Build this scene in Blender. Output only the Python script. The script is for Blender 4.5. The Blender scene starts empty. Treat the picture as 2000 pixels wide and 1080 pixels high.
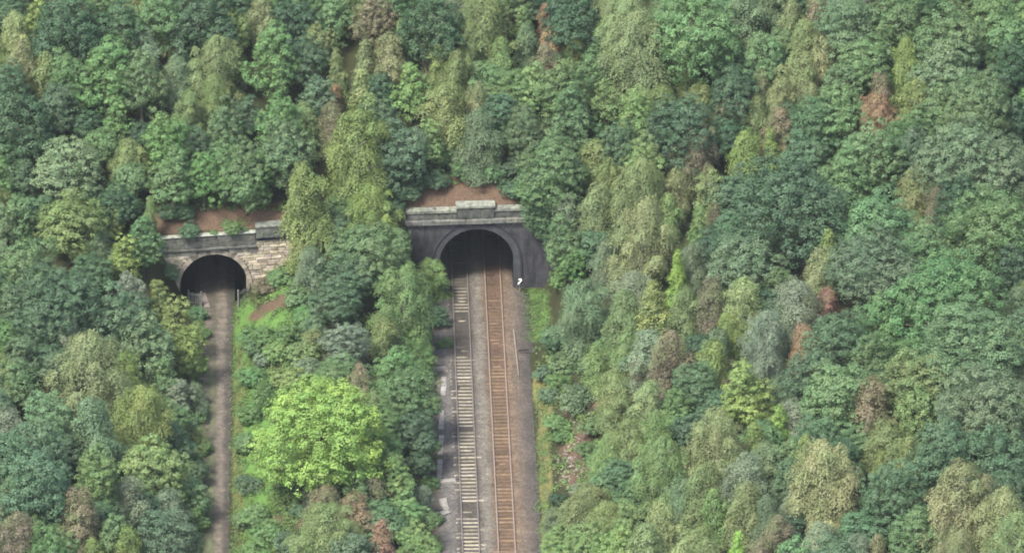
import bpy, math, random
import numpy as np
from mathutils import Vector, Matrix

random.seed(7)
RNG = np.random.default_rng(7)
scene = bpy.context.scene
COL = scene.collection

# ------------------------------------------------------------------ camera
FPX = 12000.0                      # focal length in pixels of a 2000 px wide frame
PITCH = math.radians(26.4)         # looking down
YAW = math.radians(1.5)            # clockwise from the line of the track (+Y)
FWD = np.array([math.sin(YAW) * math.cos(PITCH), math.cos(YAW) * math.cos(PITCH), -math.sin(PITCH)])
RGT = np.array([math.cos(YAW), -math.sin(YAW), 0.0])
UPV = np.cross(RGT, FWD)

def ray(u, v):
    d = FWD + RGT * ((u - 1000.0) / FPX) + UPV * ((540.0 - v) / FPX)
    return d / np.linalg.norm(d)

CAM = -600.0 * ray(931, 560)       # the tunnel mouth is 600 m away

cam_data = bpy.data.cameras.new('camera')
cam = bpy.data.objects.new('camera', cam_data)
COL.objects.link(cam)
cam_data.sensor_width = 36.0
cam_data.lens = 36.0 * FPX / 2000.0
cam_data.clip_start = 1.0
cam_data.clip_end = 6000.0
cam.location = CAM
m = Matrix(((RGT[0], UPV[0], -FWD[0]), (RGT[1], UPV[1], -FWD[1]), (RGT[2], UPV[2], -FWD[2])))
cam.rotation_euler = m.to_euler()
scene.camera = cam

# ------------------------------------------------------------------ sky and sun (bright overcast)
world = bpy.data.worlds.new('World')
scene.world = world
world.use_nodes = True
wn = world.node_tree.nodes
wl = world.node_tree.links
SUN_DIR = Vector((-0.45, -0.50, 1.0)).normalized()       # towards the sun
sky = wn.new('ShaderNodeTexSky')
sky.sky_type = 'NISHITA'
sky.sun_disc = False
sky.sun_elevation = math.asin(SUN_DIR.z)
sky.sun_rotation = math.atan2(SUN_DIR.x, SUN_DIR.y)
sky.air_density = 1.0
sky.dust_density = 3.0
sky.ozone_density = 1.0
wn['Background'].inputs['Strength'].default_value = 0.065
ov = wn.new('ShaderNodeHueSaturation')          # a veil of cloud: the blue is mostly washed out
ov.inputs['Saturation'].default_value = 0.80
wl.new(sky.outputs['Color'], ov.inputs['Color'])
wl.new(ov.outputs['Color'], wn['Background'].inputs['Color'])

sun_data = bpy.data.lights.new('sun', 'SUN')
sun_data.energy = 1.5
sun_data.angle = math.radians(14)
sun_data.color = (1.0, 0.95, 0.84)
sun = bpy.data.objects.new('sun', sun_data)
COL.objects.link(sun)
sun.rotation_euler = SUN_DIR.to_track_quat('Z', 'Y').to_euler()

vs = scene.view_settings
vs.view_transform = 'Standard'
vs.look = 'None'
vs.gamma = 1.0
vs.use_curve_mapping = False
vs.exposure = 2.5
HAZE = 0.000036
cy = scene.cycles
cy.max_bounces = 5
cy.diffuse_bounces = 3
cy.glossy_bounces = 2
cy.transmission_bounces = 4
cy.volume_bounces = 0
cy.use_denoising = True
cy.pixel_filter_type = 'BLACKMAN_HARRIS'
cy.filter_width = 1.9

# ------------------------------------------------------------------ helpers
def smooth(a, b, x):
    t = np.clip((np.asarray(x, float) - a) / (b - a), 0.0, 1.0)
    return t * t * (3 - 2 * t)

def hit_z(u, v, z=0.0):
    d = ray(u, v)
    return CAM + d * ((z - CAM[2]) / d[2])

def project(P):
    q = np.asarray(P, float) - CAM
    w = q @ FWD
    return np.stack([1000 + FPX * (q @ RGT) / w, 540 - FPX * (q @ UPV) / w], -1)

def vnoise(x, y, seed=0):
    """smooth value noise, numpy arrays"""
    x = np.asarray(x, float); y = np.asarray(y, float)
    xi = np.floor(x).astype(int); yi = np.floor(y).astype(int)
    fx = x - xi; fy = y - yi
    fx = fx * fx * (3 - 2 * fx); fy = fy * fy * (3 - 2 * fy)
    def h(a, b):
        n = (a * 374761393 + b * 668265263 + seed * 982451653) & 0x7fffffff
        n = (n ^ (n >> 13)) * 1274126177 & 0x7fffffff
        return ((n ^ (n >> 16)) & 0xffff) / 65535.0
    return (h(xi, yi) * (1 - fx) + h(xi + 1, yi) * fx) * (1 - fy) + (h(xi, yi + 1) * (1 - fx) + h(xi + 1, yi + 1) * fx) * fy

def mesh_np(name, verts, faces, mat=None, smooth_shade=False, attrs=None):
    """faces: (n,3) or (n,4) int array, or list of tuples"""
    me = bpy.data.meshes.new(name)
    verts = np.asarray(verts, np.float32)
    if isinstance(faces, np.ndarray) and faces.ndim == 2:
        k = faces.shape[1]
        me.vertices.add(len(verts)); me.vertices.foreach_set('co', verts.ravel())
        me.loops.add(faces.size); me.loops.foreach_set('vertex_index', faces.astype(np.int32).ravel())
        me.polygons.add(len(faces))
        me.polygons.foreach_set('loop_start', np.arange(0, faces.size, k, dtype=np.int32))
        me.update(calc_edges=True)
    else:
        me.from_pydata([tuple(map(float, v)) for v in verts], [], [tuple(int(i) for i in f) for f in faces])
        me.update()
    if smooth_shade:
        me.polygons.foreach_set('use_smooth', np.ones(len(me.polygons), bool))
    if attrs:
        for k_, val in attrs.items():
            a = me.attributes.new(k_, 'FLOAT', 'POINT')
            a.data.foreach_set('value', np.asarray(val, np.float32))
    if mat:
        me.materials.append(mat)
    return me

def link(name, data, parent=None, loc=None, rot=None, scale=None):
    o = bpy.data.objects.new(name, data)
    COL.objects.link(o)
    if parent: o.parent = parent
    if loc is not None: o.location = [float(c) for c in loc]
    if rot is not None: o.rotation_euler = rot
    if scale is not None: o.scale = scale
    return o

def tag(o, label=None, cat=None, group=None, kind=None):
    if label: o['label'] = label
    if cat: o['category'] = cat
    if group: o['group'] = group
    if kind: o['kind'] = kind
    return o

class MB:
    """collects simple solids into one mesh"""
    def __init__(s): s.v = []; s.f = []
    def add(s, vs_, fs_):
        n = len(s.v); s.v += [tuple(map(float, p)) for p in vs_]; s.f += [tuple(i + n for i in f) for f in fs_]; return s
    def box(s, x0, x1, y0, y1, z0, z1, jit=0.0, bev=0.0):
        p = [(x, y, z) for z in (z0, z1) for y in (y0, y1) for x in (x0, x1)]
        if jit: p = [tuple(c + random.uniform(-jit, jit) for c in q) for q in p]
        if bev:
            # chamfer the front top edge and the front corners a little: a worn block
            q = [(x0, y1, z0), (x1, y1, z0), (x1, y1, z1), (x0, y1, z1),
                 (x0, y0 + bev, z0), (x1, y0 + bev, z0), (x1, y0 + bev, z1), (x0, y0 + bev, z1),
                 (x0 + bev, y0, z0 + bev), (x1 - bev, y0, z0 + bev), (x1 - bev, y0, z1 - bev), (x0 + bev, y0, z1 - bev)]
            if jit: q = [tuple(c + random.uniform(-jit, jit) for c in w) for w in q]
            return s.add(q, [(0, 3, 2, 1), (4, 0, 1, 5), (5, 1, 2, 6), (6, 2, 3, 7), (7, 3, 0, 4),
                             (8, 4, 5, 9), (9, 5, 6, 10), (10, 6, 7, 11), (11, 7, 4, 8), (8, 9, 10, 11)])
        return s.add(p, [(0, 2, 3, 1), (4, 5, 7, 6), (0, 1, 5, 4), (2, 6, 7, 3), (0, 4, 6, 2), (1, 3, 7, 5)])
    def tube(s, pts, rad, k=6, cap=True):
        pts = [Vector(p) for p in pts]; n0 = len(s.v)
        for i, p in enumerate(pts):
            d = (pts[min(i + 1, len(pts) - 1)] - pts[max(i - 1, 0)]).normalized()
            a = d.orthogonal().normalized() if i == 0 else (a - d * a.dot(d)).normalized()
            b = d.cross(a)
            r = rad[i] if isinstance(rad, (list, tuple)) else rad
            for j in range(k):
                t = 2 * math.pi * j / k
                s.v.append(tuple(p + (a * math.cos(t) + b * math.sin(t)) * r))
        for i in range(len(pts) - 1):
            for j in range(k):
                s.f.append((n0 + i * k + j, n0 + i * k + (j + 1) % k, n0 + (i + 1) * k + (j + 1) % k, n0 + (i + 1) * k + j))
        if cap:
            s.f.append(tuple(n0 + j for j in range(k))[::-1]); s.f.append(tuple(n0 + (len(pts) - 1) * k + j for j in range(k)))
        return s
    def data(s, name, mat, sm=False): return mesh_np(name, s.v, s.f, mat, sm)
    def build(s, name, mat, parent=None, sm=False, **kw): return link(name, s.data(name, mat, sm), parent, **kw)

# ------------------------------------------------------------------ materials
def new_mat(name):
    mt = bpy.data.materials.new(name); mt.use_nodes = True
    nt = mt.node_tree; b = nt.nodes['Principled BSDF']
    return mt, nt, b

def N(nt, typ, **kw):
    n = nt.nodes.new(typ)
    for k_, v_ in kw.items():
        if k_ in ('ins',):
            for a, c in v_.items(): n.inputs[a].default_value = c
        else: setattr(n, k_, v_)
    return n

def ramp(nt, stops, interp='LINEAR'):
    r = nt.nodes.new('ShaderNodeValToRGB'); e = r.color_ramp.elements
    r.color_ramp.interpolation = interp
    while len(e) > 1: e.remove(e[-1])
    e[0].position = stops[0][0]; e[0].color = (*stops[0][1], 1)
    for p, c in stops[1:]:
        q = e.new(p); q.color = (*c, 1)
    return r

def mixc(nt, fac, a, b, mode='MIX'):
    mx = nt.nodes.new('ShaderNodeMix'); mx.data_type = 'RGBA'; mx.blend_type = mode
    for sock, val in ((0, fac), (6, a), (7, b)):
        if isinstance(val, (int, float)): mx.inputs[sock].default_value = val
        elif isinstance(val, tuple): mx.inputs[sock].default_value = (*val, 1)
        else: nt.links.new(val, mx.inputs[sock])
    return mx.outputs[2]

def noise(nt, scale, detail=4, rough=0.6, vec=None):
    n = nt.nodes.new('ShaderNodeTexNoise'); n.inputs['Scale'].default_value = scale
    n.inputs['Detail'].default_value = detail; n.inputs['Roughness'].default_value = rough
    if vec is not None: nt.links.new(vec, n.inputs['Vector'])
    return n

def geo_pos(nt): return nt.nodes.new('ShaderNodeNewGeometry').outputs['Position']
def obj_co(nt): return nt.nodes.new('ShaderNodeTexCoord').outputs['Object']

def bump(nt, b, height, strength=0.5, dist=0.05):
    bp = nt.nodes.new('ShaderNodeBump'); bp.inputs['Strength'].default_value = strength; bp.inputs['Distance'].default_value = dist
    nt.links.new(height, bp.inputs['Height']); nt.links.new(bp.outputs['Normal'], b.inputs['Normal'])

def contrast(nt, val, lo, hi):
    mr = nt.nodes.new('ShaderNodeMapRange'); mr.inputs['From Min'].default_value = lo; mr.inputs['From Max'].default_value = hi
    nt.links.new(val, mr.inputs['Value']); return mr.outputs['Result']

def plain(name, c1, c2, scale=3.0, rough=0.9, bmp=0.3, world=True, use_obj=False):
    mt, nt, b = new_mat(name)
    v = geo_pos(nt) if world else obj_co(nt)
    n = noise(nt, scale, 6, 0.65, v)
    col = mixc(nt, contrast(nt, n.outputs['Fac'], 0.3, 0.7), c1, c2)
    if use_obj:
        oi = nt.nodes.new('ShaderNodeObjectInfo')
        col = mixc(nt, 1.0, col, oi.outputs['Color'], 'MULTIPLY')
    nt.links.new(col, b.inputs['Base Color'])
    b.inputs['Roughness'].default_value = rough
    b.inputs['Specular IOR Level'].default_value = 0.25
    if bmp: bump(nt, b, n.outputs['Fac'], bmp)
    return mt

def foliage_mat(name, trans=0.27):
    mt, nt, b = new_mat(name)
    oi = nt.nodes.new('ShaderNodeObjectInfo')
    at = nt.nodes.new('ShaderNodeAttribute'); at.attribute_name = 'tone'
    hs = nt.nodes.new('ShaderNodeHueSaturation')
    ha = nt.nodes.new('ShaderNodeAttribute'); ha.attribute_name = 'hue'          # some boughs of a turning tree are still green
    inv = nt.nodes.new('ShaderNodeMath'); inv.operation = 'SUBTRACT'; inv.inputs[0].default_value = 1.0; nt.links.new(oi.outputs['Alpha'], inv.inputs[1])
    pf_ = nt.nodes.new('ShaderNodeMath'); pf_.operation = 'MULTIPLY'; nt.links.new(inv.outputs[0], pf_.inputs[0]); nt.links.new(contrast(nt, ha.outputs['Fac'], 0.44, 0.62), pf_.inputs[1])
    nt.links.new(mixc(nt, pf_.outputs[0], oi.outputs['Color'], (0.105, 0.150, 0.055)), hs.inputs['Color'])
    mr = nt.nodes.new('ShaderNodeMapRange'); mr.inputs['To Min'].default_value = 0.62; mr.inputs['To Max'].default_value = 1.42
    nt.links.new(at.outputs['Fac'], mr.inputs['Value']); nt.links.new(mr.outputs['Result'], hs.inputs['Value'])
    at2 = nt.nodes.new('ShaderNodeAttribute'); at2.attribute_name = 'hue'
    mr2 = nt.nodes.new('ShaderNodeMapRange'); mr2.inputs['To Min'].default_value = 0.468; mr2.inputs['To Max'].default_value = 0.520
    nt.links.new(at2.outputs['Fac'], mr2.inputs['Value']); nt.links.new(mr2.outputs['Result'], hs.inputs['Hue'])
    nt.links.new(hs.outputs['Color'], b.inputs['Base Color'])
    b.inputs['Roughness'].default_value = 0.55
    b.inputs['Specular IOR Level'].default_value = 0.28
    tr = nt.nodes.new('ShaderNodeBsdfTranslucent')
    tc = mixc(nt, 1.0, hs.outputs['Color'], (1.0, 1.05, 0.62), 'MULTIPLY')
    nt.links.new(tc, tr.inputs['Color'])
    ms = nt.nodes.new('ShaderNodeMixShader'); ms.inputs[0].default_value = trans
    nt.links.new(b.outputs[0], ms.inputs[1]); nt.links.new(tr.outputs[0], ms.inputs[2])
    nt.links.new(ms.outputs[0], nt.nodes['Material Output'].inputs['Surface'])
    return mt

M = {}
M['leaf'] = foliage_mat('leaf')
M['bark'] = plain('bark', (0.05, 0.04, 0.032), (0.11, 0.095, 0.075), 6)
M['birch_bark'] = plain('birch_bark', (0.22, 0.21, 0.19), (0.5, 0.48, 0.44), 5)
M['coping'] = plain('coping_stone', (0.060, 0.068, 0.056), (0.25, 0.262, 0.235), 2.6, bmp=0.4, use_obj=True)
M['parapet'] = plain('parapet_stone', (0.042, 0.046, 0.040), (0.19, 0.195, 0.18), 2.2, bmp=0.4, use_obj=True)
M['stone'] = plain('rubble_stone', (0.19, 0.172, 0.142), (0.42, 0.385, 0.325), 1.8, bmp=0.5, use_obj=True)
M['mortar'] = plain('mortar', (0.07, 0.065, 0.055), (0.16, 0.15, 0.13), 3)
M['concrete'] = plain('concrete', (0.17, 0.165, 0.155), (0.31, 0.30, 0.285), 2.5, use_obj=True)
M['rock'] = plain('rock', (0.10, 0.085, 0.075), (0.24, 0.21, 0.19), 2.0)
M['timber'] = plain('weathered_timber', (0.10, 0.085, 0.07), (0.24, 0.21, 0.18), 4)
M['white'] = plain('white_paint', (0.72, 0.72, 0.70), (0.82, 0.82, 0.80), 3, bmp=0)
M['black'] = plain('black_board', (0.02, 0.02, 0.025), (0.05, 0.05, 0.055), 3, bmp=0)
M['galv'] = plain('galvanised_steel', (0.10, 0.10, 0.095), (0.19, 0.19, 0.18), 4, rough=0.6, bmp=0)
M['pipe'] = plain('black_pipe', (0.012, 0.012, 0.014), (0.03, 0.03, 0.03), 4, rough=0.6, bmp=0)
M['sleeper'] = plain('sleeper', (0.26, 0.24, 0.205), (0.52, 0.49, 0.42), 2.2, use_obj=True)
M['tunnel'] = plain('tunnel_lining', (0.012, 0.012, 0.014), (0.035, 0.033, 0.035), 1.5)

# engineering brick: dark blue-black with courses, paler salts near the top of the wall
mt, nt, b = new_mat('engineering_brick')
co = obj_co(nt)
sp = N(nt, 'ShaderNodeSeparateXYZ'); nt.links.new(co, sp.inputs[0])
cb = N(nt, 'ShaderNodeCombineXYZ'); nt.links.new(sp.outputs['X'], cb.inputs[0]); nt.links.new(sp.outputs['Z'], cb.inputs[1])
bk = N(nt, 'ShaderNodeTexBrick'); nt.links.new(cb.outputs[0], bk.inputs['Vector'])
bk.inputs['Scale'].default_value = 4.4; bk.inputs['Mortar Size'].default_value = 0.02
bk.inputs['Color1'].default_value = (0.009, 0.009, 0.013, 1); bk.inputs['Color2'].default_value = (0.020, 0.019, 0.025, 1); bk.inputs['Mortar'].default_value = (0.03, 0.03, 0.035, 1)
n1 = noise(nt, 1.3, 7, 0.72, co)
n2 = noise(nt, 2.5, 5, 0.7, co)
c = mixc(nt, contrast(nt, n1.outputs['Fac'], 0.42, 0.75), bk.outputs['Color'], (0.052, 0.051, 0.060))
salt = N(nt, 'ShaderNodeMapRange'); salt.inputs['From Min'].default_value = 5.6; salt.inputs['From Max'].default_value = 6.7
nt.links.new(sp.outputs['Z'], salt.inputs['Value'])
ml = N(nt, 'ShaderNodeMath', operation='MULTIPLY'); nt.links.new(salt.outputs[0], ml.inputs[0]); nt.links.new(contrast(nt, n2.outputs['Fac'], 0.35, 0.6), ml.inputs[1])
c = mixc(nt, ml.outputs[0], c, (0.13, 0.125, 0.125))
stm = N(nt, 'ShaderNodeMapping'); stm.inputs['Scale'].default_value = (1.6, 1, 0.25); nt.links.new(co, stm.inputs['Vector'])
stn = noise(nt, 1.2, 6, 0.7, stm.outputs[0])
c = mixc(nt, contrast(nt, stn.outputs['Fac'], 0.48, 0.72), c, (0.062, 0.060, 0.068))
c = mixc(nt, contrast(nt, stn.outputs['Fac'], 0.50, 0.28), c, (0.010, 0.010, 0.013))
nt.links.new(c, b.inputs['Base Color']); b.inputs['Roughness'].default_value = 0.75
bump(nt, b, bk.outputs['Fac'], 0.3, 0.02)
M['brick'] = mt
M['ring'] = plain('ring_brick', (0.026, 0.028, 0.035), (0.068, 0.07, 0.078), 1.4, world=False)
M['hood_and_shadow'] = plain('hood_brick_and_shadow', (0.02, 0.02, 0.027), (0.04, 0.04, 0.05), 1.4, world=False)

# rails
mt, nt, b = new_mat('rail_steel')
oi = N(nt, 'ShaderNodeObjectInfo'); nn = noise(nt, 1.3, 5, 0.6, geo_pos(nt))
c = mixc(nt, 1.0, oi.outputs['Color'], mixc(nt, nn.outputs['Fac'], (0.6, 0.55, 0.5), (1.2, 1.2, 1.2)), 'MULTIPLY')
nt.links.new(c, b.inputs['Base Color']); b.inputs['Roughness'].default_value = 0.55; b.inputs['Metallic'].default_value = 0.25
M['rail'] = mt

# ballast: colour bands run along the line (rust from the wheels of the right-hand track, pale clean stone between)
mt, nt, b = new_mat('ballast')
pos = geo_pos(nt)
sp = N(nt, 'ShaderNodeSeparateXYZ'); nt.links.new(pos, sp.inputs[0])
mpn = N(nt, 'ShaderNodeMapping'); mpn.inputs['Scale'].default_value = (1, 0.22, 1); nt.links.new(pos, mpn.inputs['Vector'])
nw = noise(nt, 0.9, 5, 0.62, mpn.outputs[0])
ad = N(nt, 'ShaderNodeMath', operation='MULTIPLY_ADD'); ad.inputs[1].default_value = 1.1; nt.links.new(nw.outputs['Fac'], ad.inputs[0]); nt.links.new(sp.outputs['X'], ad.inputs[2])
mr = N(nt, 'ShaderNodeMapRange'); mr.inputs['From Min'].default_value = -5.5 + 0.55; mr.inputs['From Max'].default_value = 5.5 + 0.55; nt.links.new(ad.outputs[0], mr.inputs['Value'])
f = lambda x: (x + 5.5) / 11.0
rp = ramp(nt, [(f(-5.3), (0.040, 0.032, 0.027)), (f(-4.3), (0.068, 0.059, 0.050)), (f(-3.7), (0.087, 0.081, 0.076)), (f(-3.1), (0.095, 0.088, 0.081)),
               (f(-2.5), (0.050, 0.043, 0.037)), (f(-1.6), (0.045, 0.038, 0.030)), (f(-0.8), (0.048, 0.041, 0.033)), (f(-0.35), (0.107, 0.095, 0.079)),
               (f(0.15), (0.119, 0.107, 0.089)), (f(0.55), (0.099, 0.079, 0.059)), (f(0.85), (0.079, 0.050, 0.030)), (f(1.6), (0.076, 0.045, 0.028)), (f(2.35), (0.079, 0.048, 0.030)),
               (f(2.75), (0.115, 0.082, 0.055)), (f(3.5), (0.093, 0.073, 0.057)), (f(4.1), (0.064, 0.053, 0.045)), (f(4.9), (0.040, 0.039, 0.037)), (f(5.4), (0.040, 0.036, 0.029))])
nt.links.new(mr.outputs[0], rp.inputs[0])
ng = noise(nt, 9.0, 4, 0.75, pos)
nl = noise(nt, 0.35, 4, 0.6, pos)
vo = N(nt, 'ShaderNodeTexVoronoi'); vo.inputs['Scale'].default_value = 7.0; nt.links.new(pos, vo.inputs['Vector'])
c = mixc(nt, 0.55, rp.outputs[0], mixc(nt, contrast(nt, vo.outputs['Color'], 0.1, 0.9), (0.35, 0.35, 0.35), (1.6, 1.6, 1.6)), 'MULTIPLY')
c = mixc(nt, 0.5, c, mixc(nt, contrast(nt, ng.outputs['Fac'], 0.3, 0.7), (0.45, 0.45, 0.45), (1.6, 1.6, 1.6)), 'MULTIPLY')
nk = noise(nt, 1.6, 5, 0.7, pos)
c = mixc(nt, 0.8, c, mixc(nt, contrast(nt, nl.outputs['Fac'], 0.3, 0.7), (0.62, 0.62, 0.64), (1.2, 1.2, 1.2)), 'MULTIPLY')
c = mixc(nt, 0.7, c, mixc(nt, contrast(nt, nk.outputs['Fac'], 0.32, 0.68), (0.55, 0.53, 0.52), (1.3, 1.3, 1.3)), 'MULTIPLY')
nt.links.new(c, b.inputs['Base Color']); b.inputs['Roughness'].default_value = 0.95
bump(nt, b, vo.outputs['Distance'], 0.8, 0.06)
M['ballast'] = mt

# dirt track: two worn wheel ruts, green and black between; position across comes from an attribute
mt, nt, b = new_mat('dirt_track')
pos = geo_pos(nt)
at = N(nt, 'ShaderNodeAttribute', attribute_name='across')
mpn = N(nt, 'ShaderNodeMapping'); mpn.inputs['Scale'].default_value = (1, 0.3, 1); nt.links.new(pos, mpn.inputs['Vector'])
nw = noise(nt, 0.8, 5, 0.65, mpn.outputs[0])
ad = N(nt, 'ShaderNodeMath', operation='MULTIPLY_ADD'); ad.inputs[1].default_value = 0.26; nt.links.new(nw.outputs['Fac'], ad.inputs[0]); nt.links.new(at.outputs['Fac'], ad.inputs[2])
sb = N(nt, 'ShaderNodeMath', operation='SUBTRACT'); sb.inputs[1].default_value = 0.13; nt.links.new(ad.outputs[0], sb.inputs[0])
rp = ramp(nt, [(0.04, (0.026, 0.036, 0.016)), (0.14, (0.082, 0.071, 0.060)), (0.30, (0.103, 0.084, 0.070)), (0.42, (0.066, 0.058, 0.045)), (0.52, (0.059, 0.058, 0.038)), (0.60, (0.103, 0.088, 0.070)),
               (0.72, (0.116, 0.100, 0.081)), (0.82, (0.054, 0.047, 0.040)), (0.95, (0.036, 0.034, 0.029)), (1.06, (0.026, 0.040, 0.016))])
nt.links.new(sb.outputs[0], rp.inputs[0])
ng = noise(nt, 6.0, 5, 0.75, pos); nl = noise(nt, 0.25, 4, 0.6, pos)
c = mixc(nt, 0.6, rp.outputs[0], mixc(nt, contrast(nt, ng.outputs['Fac'], 0.3, 0.7), (0.5, 0.5, 0.5), (1.5, 1.45, 1.4)), 'MULTIPLY')
np_ = noise(nt, 1.1, 5, 0.65, pos)
c = mixc(nt, 0.8, c, mixc(nt, contrast(nt, np_.outputs['Fac'], 0.34, 0.66), (0.42, 0.42, 0.44), (1.25, 1.22, 1.2)), 'MULTIPLY')
grs = N(nt, 'ShaderNodeMath', operation='MULTIPLY')
at2 = N(nt, 'ShaderNodeAttribute', attribute_name='middle'); nt.links.new(at2.outputs['Fac'], grs.inputs[0]); nt.links.new(contrast(nt, nl.outputs['Fac'], 0.38, 0.55), grs.inputs[1])
c = mixc(nt, grs.outputs[0], c, (0.085, 0.10, 0.045))
nt.links.new(c, b.inputs['Base Color']); b.inputs['Roughness'].default_value = 0.95
bump(nt, b, ng.outputs['Fac'], 0.5, 0.08)
M['dirt'] = mt

# woodland floor with patches of bare red-brown soil and of grass
mt, nt, b = new_mat('woodland_floor')
pos = geo_pos(nt)
so = N(nt, 'ShaderNodeAttribute', attribute_name='soil'); gr = N(nt, 'ShaderNodeAttribute', attribute_name='grass'); st = N(nt, 'ShaderNodeAttribute', attribute_name='straw')
n1 = noise(nt, 0.8, 6, 0.7, pos); n2 = noise(nt, 4.0, 5, 0.7, pos); n3 = noise(nt, 12.0, 3, 0.7, pos)
base = mixc(nt, contrast(nt, n1.outputs['Fac'], 0.3, 0.7), (0.018, 0.027, 0.010), (0.040, 0.037, 0.020))
soil = mixc(nt, contrast(nt, n2.outputs['Fac'], 0.3, 0.7), (0.062, 0.043, 0.030), (0.125, 0.085, 0.060))
grass = mixc(nt, contrast(nt, n2.outputs['Fac'], 0.3, 0.7), (0.05, 0.11, 0.028), (0.11, 0.20, 0.05))
straw = mixc(nt, contrast(nt, n2.outputs['Fac'], 0.3, 0.7), (0.09, 0.10, 0.038), (0.16, 0.14, 0.058))
def masked(att):
    a = N(nt, 'ShaderNodeMath', operation='MULTIPLY_ADD'); a.inputs[1].default_value = 0.9; nt.links.new(n2.outputs['Fac'], a.inputs[0]); nt.links.new(att.outputs['Fac'], a.inputs[2])
    return contrast(nt, a.outputs[0], 0.75, 1.05)
soil = mixc(nt, 0.7, soil, mixc(nt, contrast(nt, n3.outputs['Fac'], 0.35, 0.65), (0.45, 0.5, 0.5), (1.4, 1.35, 1.3)), 'MULTIPLY')
c = mixc(nt, masked(gr), base, grass); c = mixc(nt, masked(st), c, straw); c = mixc(nt, masked(so), c, soil)
nt.links.new(c, b.inputs['Base Color']); b.inputs['Roughness'].default_value = 1.0
b.inputs['Specular IOR Level'].default_value = 0.1
bump(nt, b, n3.outputs['Fac'], 0.6, 0.1)
M['floor'] = mt
# ------------------------------------------------------------------ the lie of the land
LP = hit_z(418, 590)                         # foot of the stone portal's arch
LP_ROT = math.radians(7.0)
RP_ROT = math.radians(2.6)
_a = hit_z(425, 1080); _b = hit_z(431, 592)
PATH_K = (_b[0] - _a[0]) / (_b[1] - _a[1])
def path_x(y): return LP[0] + 0.02 + PATH_K * (np.asarray(y, float) - LP[1])

def yface(x):
    x = np.asarray(x, float)
    yl = LP[1] + np.clip(x - LP[0], -9, 11) * math.tan(LP_ROT)
    yr = np.clip(x, -9, 12) * math.tan(RP_ROT)
    return yl + (yr - yl) * smooth(-15.5, -9.0, x)

def terrain(x, y):
    x = np.asarray(x, float); y = np.asarray(y, float)
    yy = y - yface(x)
    near = smooth(-16, -3, yy)
    toe = 5.1 + 1.6 * near
    px = path_x(np.minimum(y, LP[1]))
    l0 = px - 2.1; l1 = px + 2.0 + 0.5 * near
    zr = np.where(x > toe, 14.5 * (1 - np.exp(-np.maximum(x - toe, 0) / 22.0)), 0)
    zl = np.where(x < l0, 11 * (1 - np.exp(-np.maximum(l0 - x, 0) / 18.0)), 0)
    s = np.clip((x - l1) / (-5.3 - l1), 0, 1)
    zm = (3.6 + 1.2 * near) * np.sin(math.pi * s) ** 0.75
    zb = zr + zl + zm
    zb = zb + np.where(zb > 0.3, 0.5 * (vnoise(x / 3.5, y / 3.5, 3) - 0.5) + 1.4 * (vnoise(x / 13.0, y / 13.0, 4) - 0.5), 0) * smooth(0.3, 2.5, zb)
    hl = 7.0 + 0.9 * smooth(-15, -8, x)
    side = np.maximum(np.maximum(smooth(toe + 0.1, toe + 3.2, x), smooth(l0 - 0.4, l0 - 4.0, x) if False else 1 - smooth(-4.0, -0.4, x - l0)),
                      np.minimum(smooth(4.2, 9.5, x - l1), 1 - smooth(-7.3, -5.0, x)))
    front = zb + (np.maximum(hl + 0.15 * yy, zb) - zb) * smooth(-11, 0, yy) * side
    slope = 0.62 * np.clip(yy, 0, 7) + 0.33 * np.clip(yy - 7, 0, 70)
    back = np.maximum(hl, zb) + slope + (vnoise(x / 9.0, y / 9.0, 5) - 0.5) * 1.2 * smooth(2, 12, yy)
    z = np.where(yy < 0.2, front, back)
    floor_main = smooth(5.0, 4.2, x) * 0
    z = z - np.where((yy < 0.2) & (z < 0.02) & (x > -8), 0.30, 0.04)
    return z

def on_terrain(u, v, h=0.0):
    """ground point whose top at height h is seen at pixel (u, v)"""
    d = ray(u, v); t = np.arange(430, 900, 0.25)
    P = CAM + d * t[:, None]
    below = P[:, 2] - h <= terrain(P[:, 0], P[:, 1])
    i = int(np.argmax(below)) if below.any() else len(t) - 1
    p = P[i].copy(); p[2] = float(terrain(p[0], p[1])); return p

def axis(*segs):
    out = []
    for a, b_, st in segs: out += list(np.arange(a, b_, st))
    return np.array(out + [segs[-1][1]])

xs = axis((-900, -150, 75), (-150, -62, 4), (-62, 64, 0.6), (64, 150, 4), (150, 900, 75))
ss = np.concatenate([axis((-1100, -150, 95), (-150, -78, 4), (-78, -0.61, 0.6)), [-0.02, 0.5], axis((1.1, 62, 0.7), (62, 150, 4), (150, 900, 75))])
X, S = np.meshgrid(xs, ss); Y = S + yface(X)
Z = terrain(X, Y)
nx, ns = len(xs), len(ss)
V = np.stack([X, Y, Z], -1).reshape(-1, 3)
idx = np.arange(nx * ns).reshape(ns, nx)
F = np.stack([idx[:-1, :-1], idx[:-1, 1:], idx[1:, 1:], idx[1:, :-1]], -1).reshape(-1, 4)
zq = Z.reshape(-1)[F]; sq = S.reshape(-1)[F]; xq = X.reshape(-1)[F]
gap = (sq.min(1) > -0.1) & (sq.max(1) < 0.6) & (np.ptp(zq, 1) > 1.0) & (xq.max(1) > -40) & (xq.min(1) < 14)
F = F[~gap]
UV = project(V)
def blobs(lst):
    g = np.zeros(len(V))
    for u, v, ru, rv in lst:
        g = np.maximum(g, np.exp(-(((UV[:, 0] - u) / ru) ** 2 + ((UV[:, 1] - v) / rv) ** 2)))
    return g
Sf = S.reshape(-1); Xf = V[:, 0]
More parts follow.
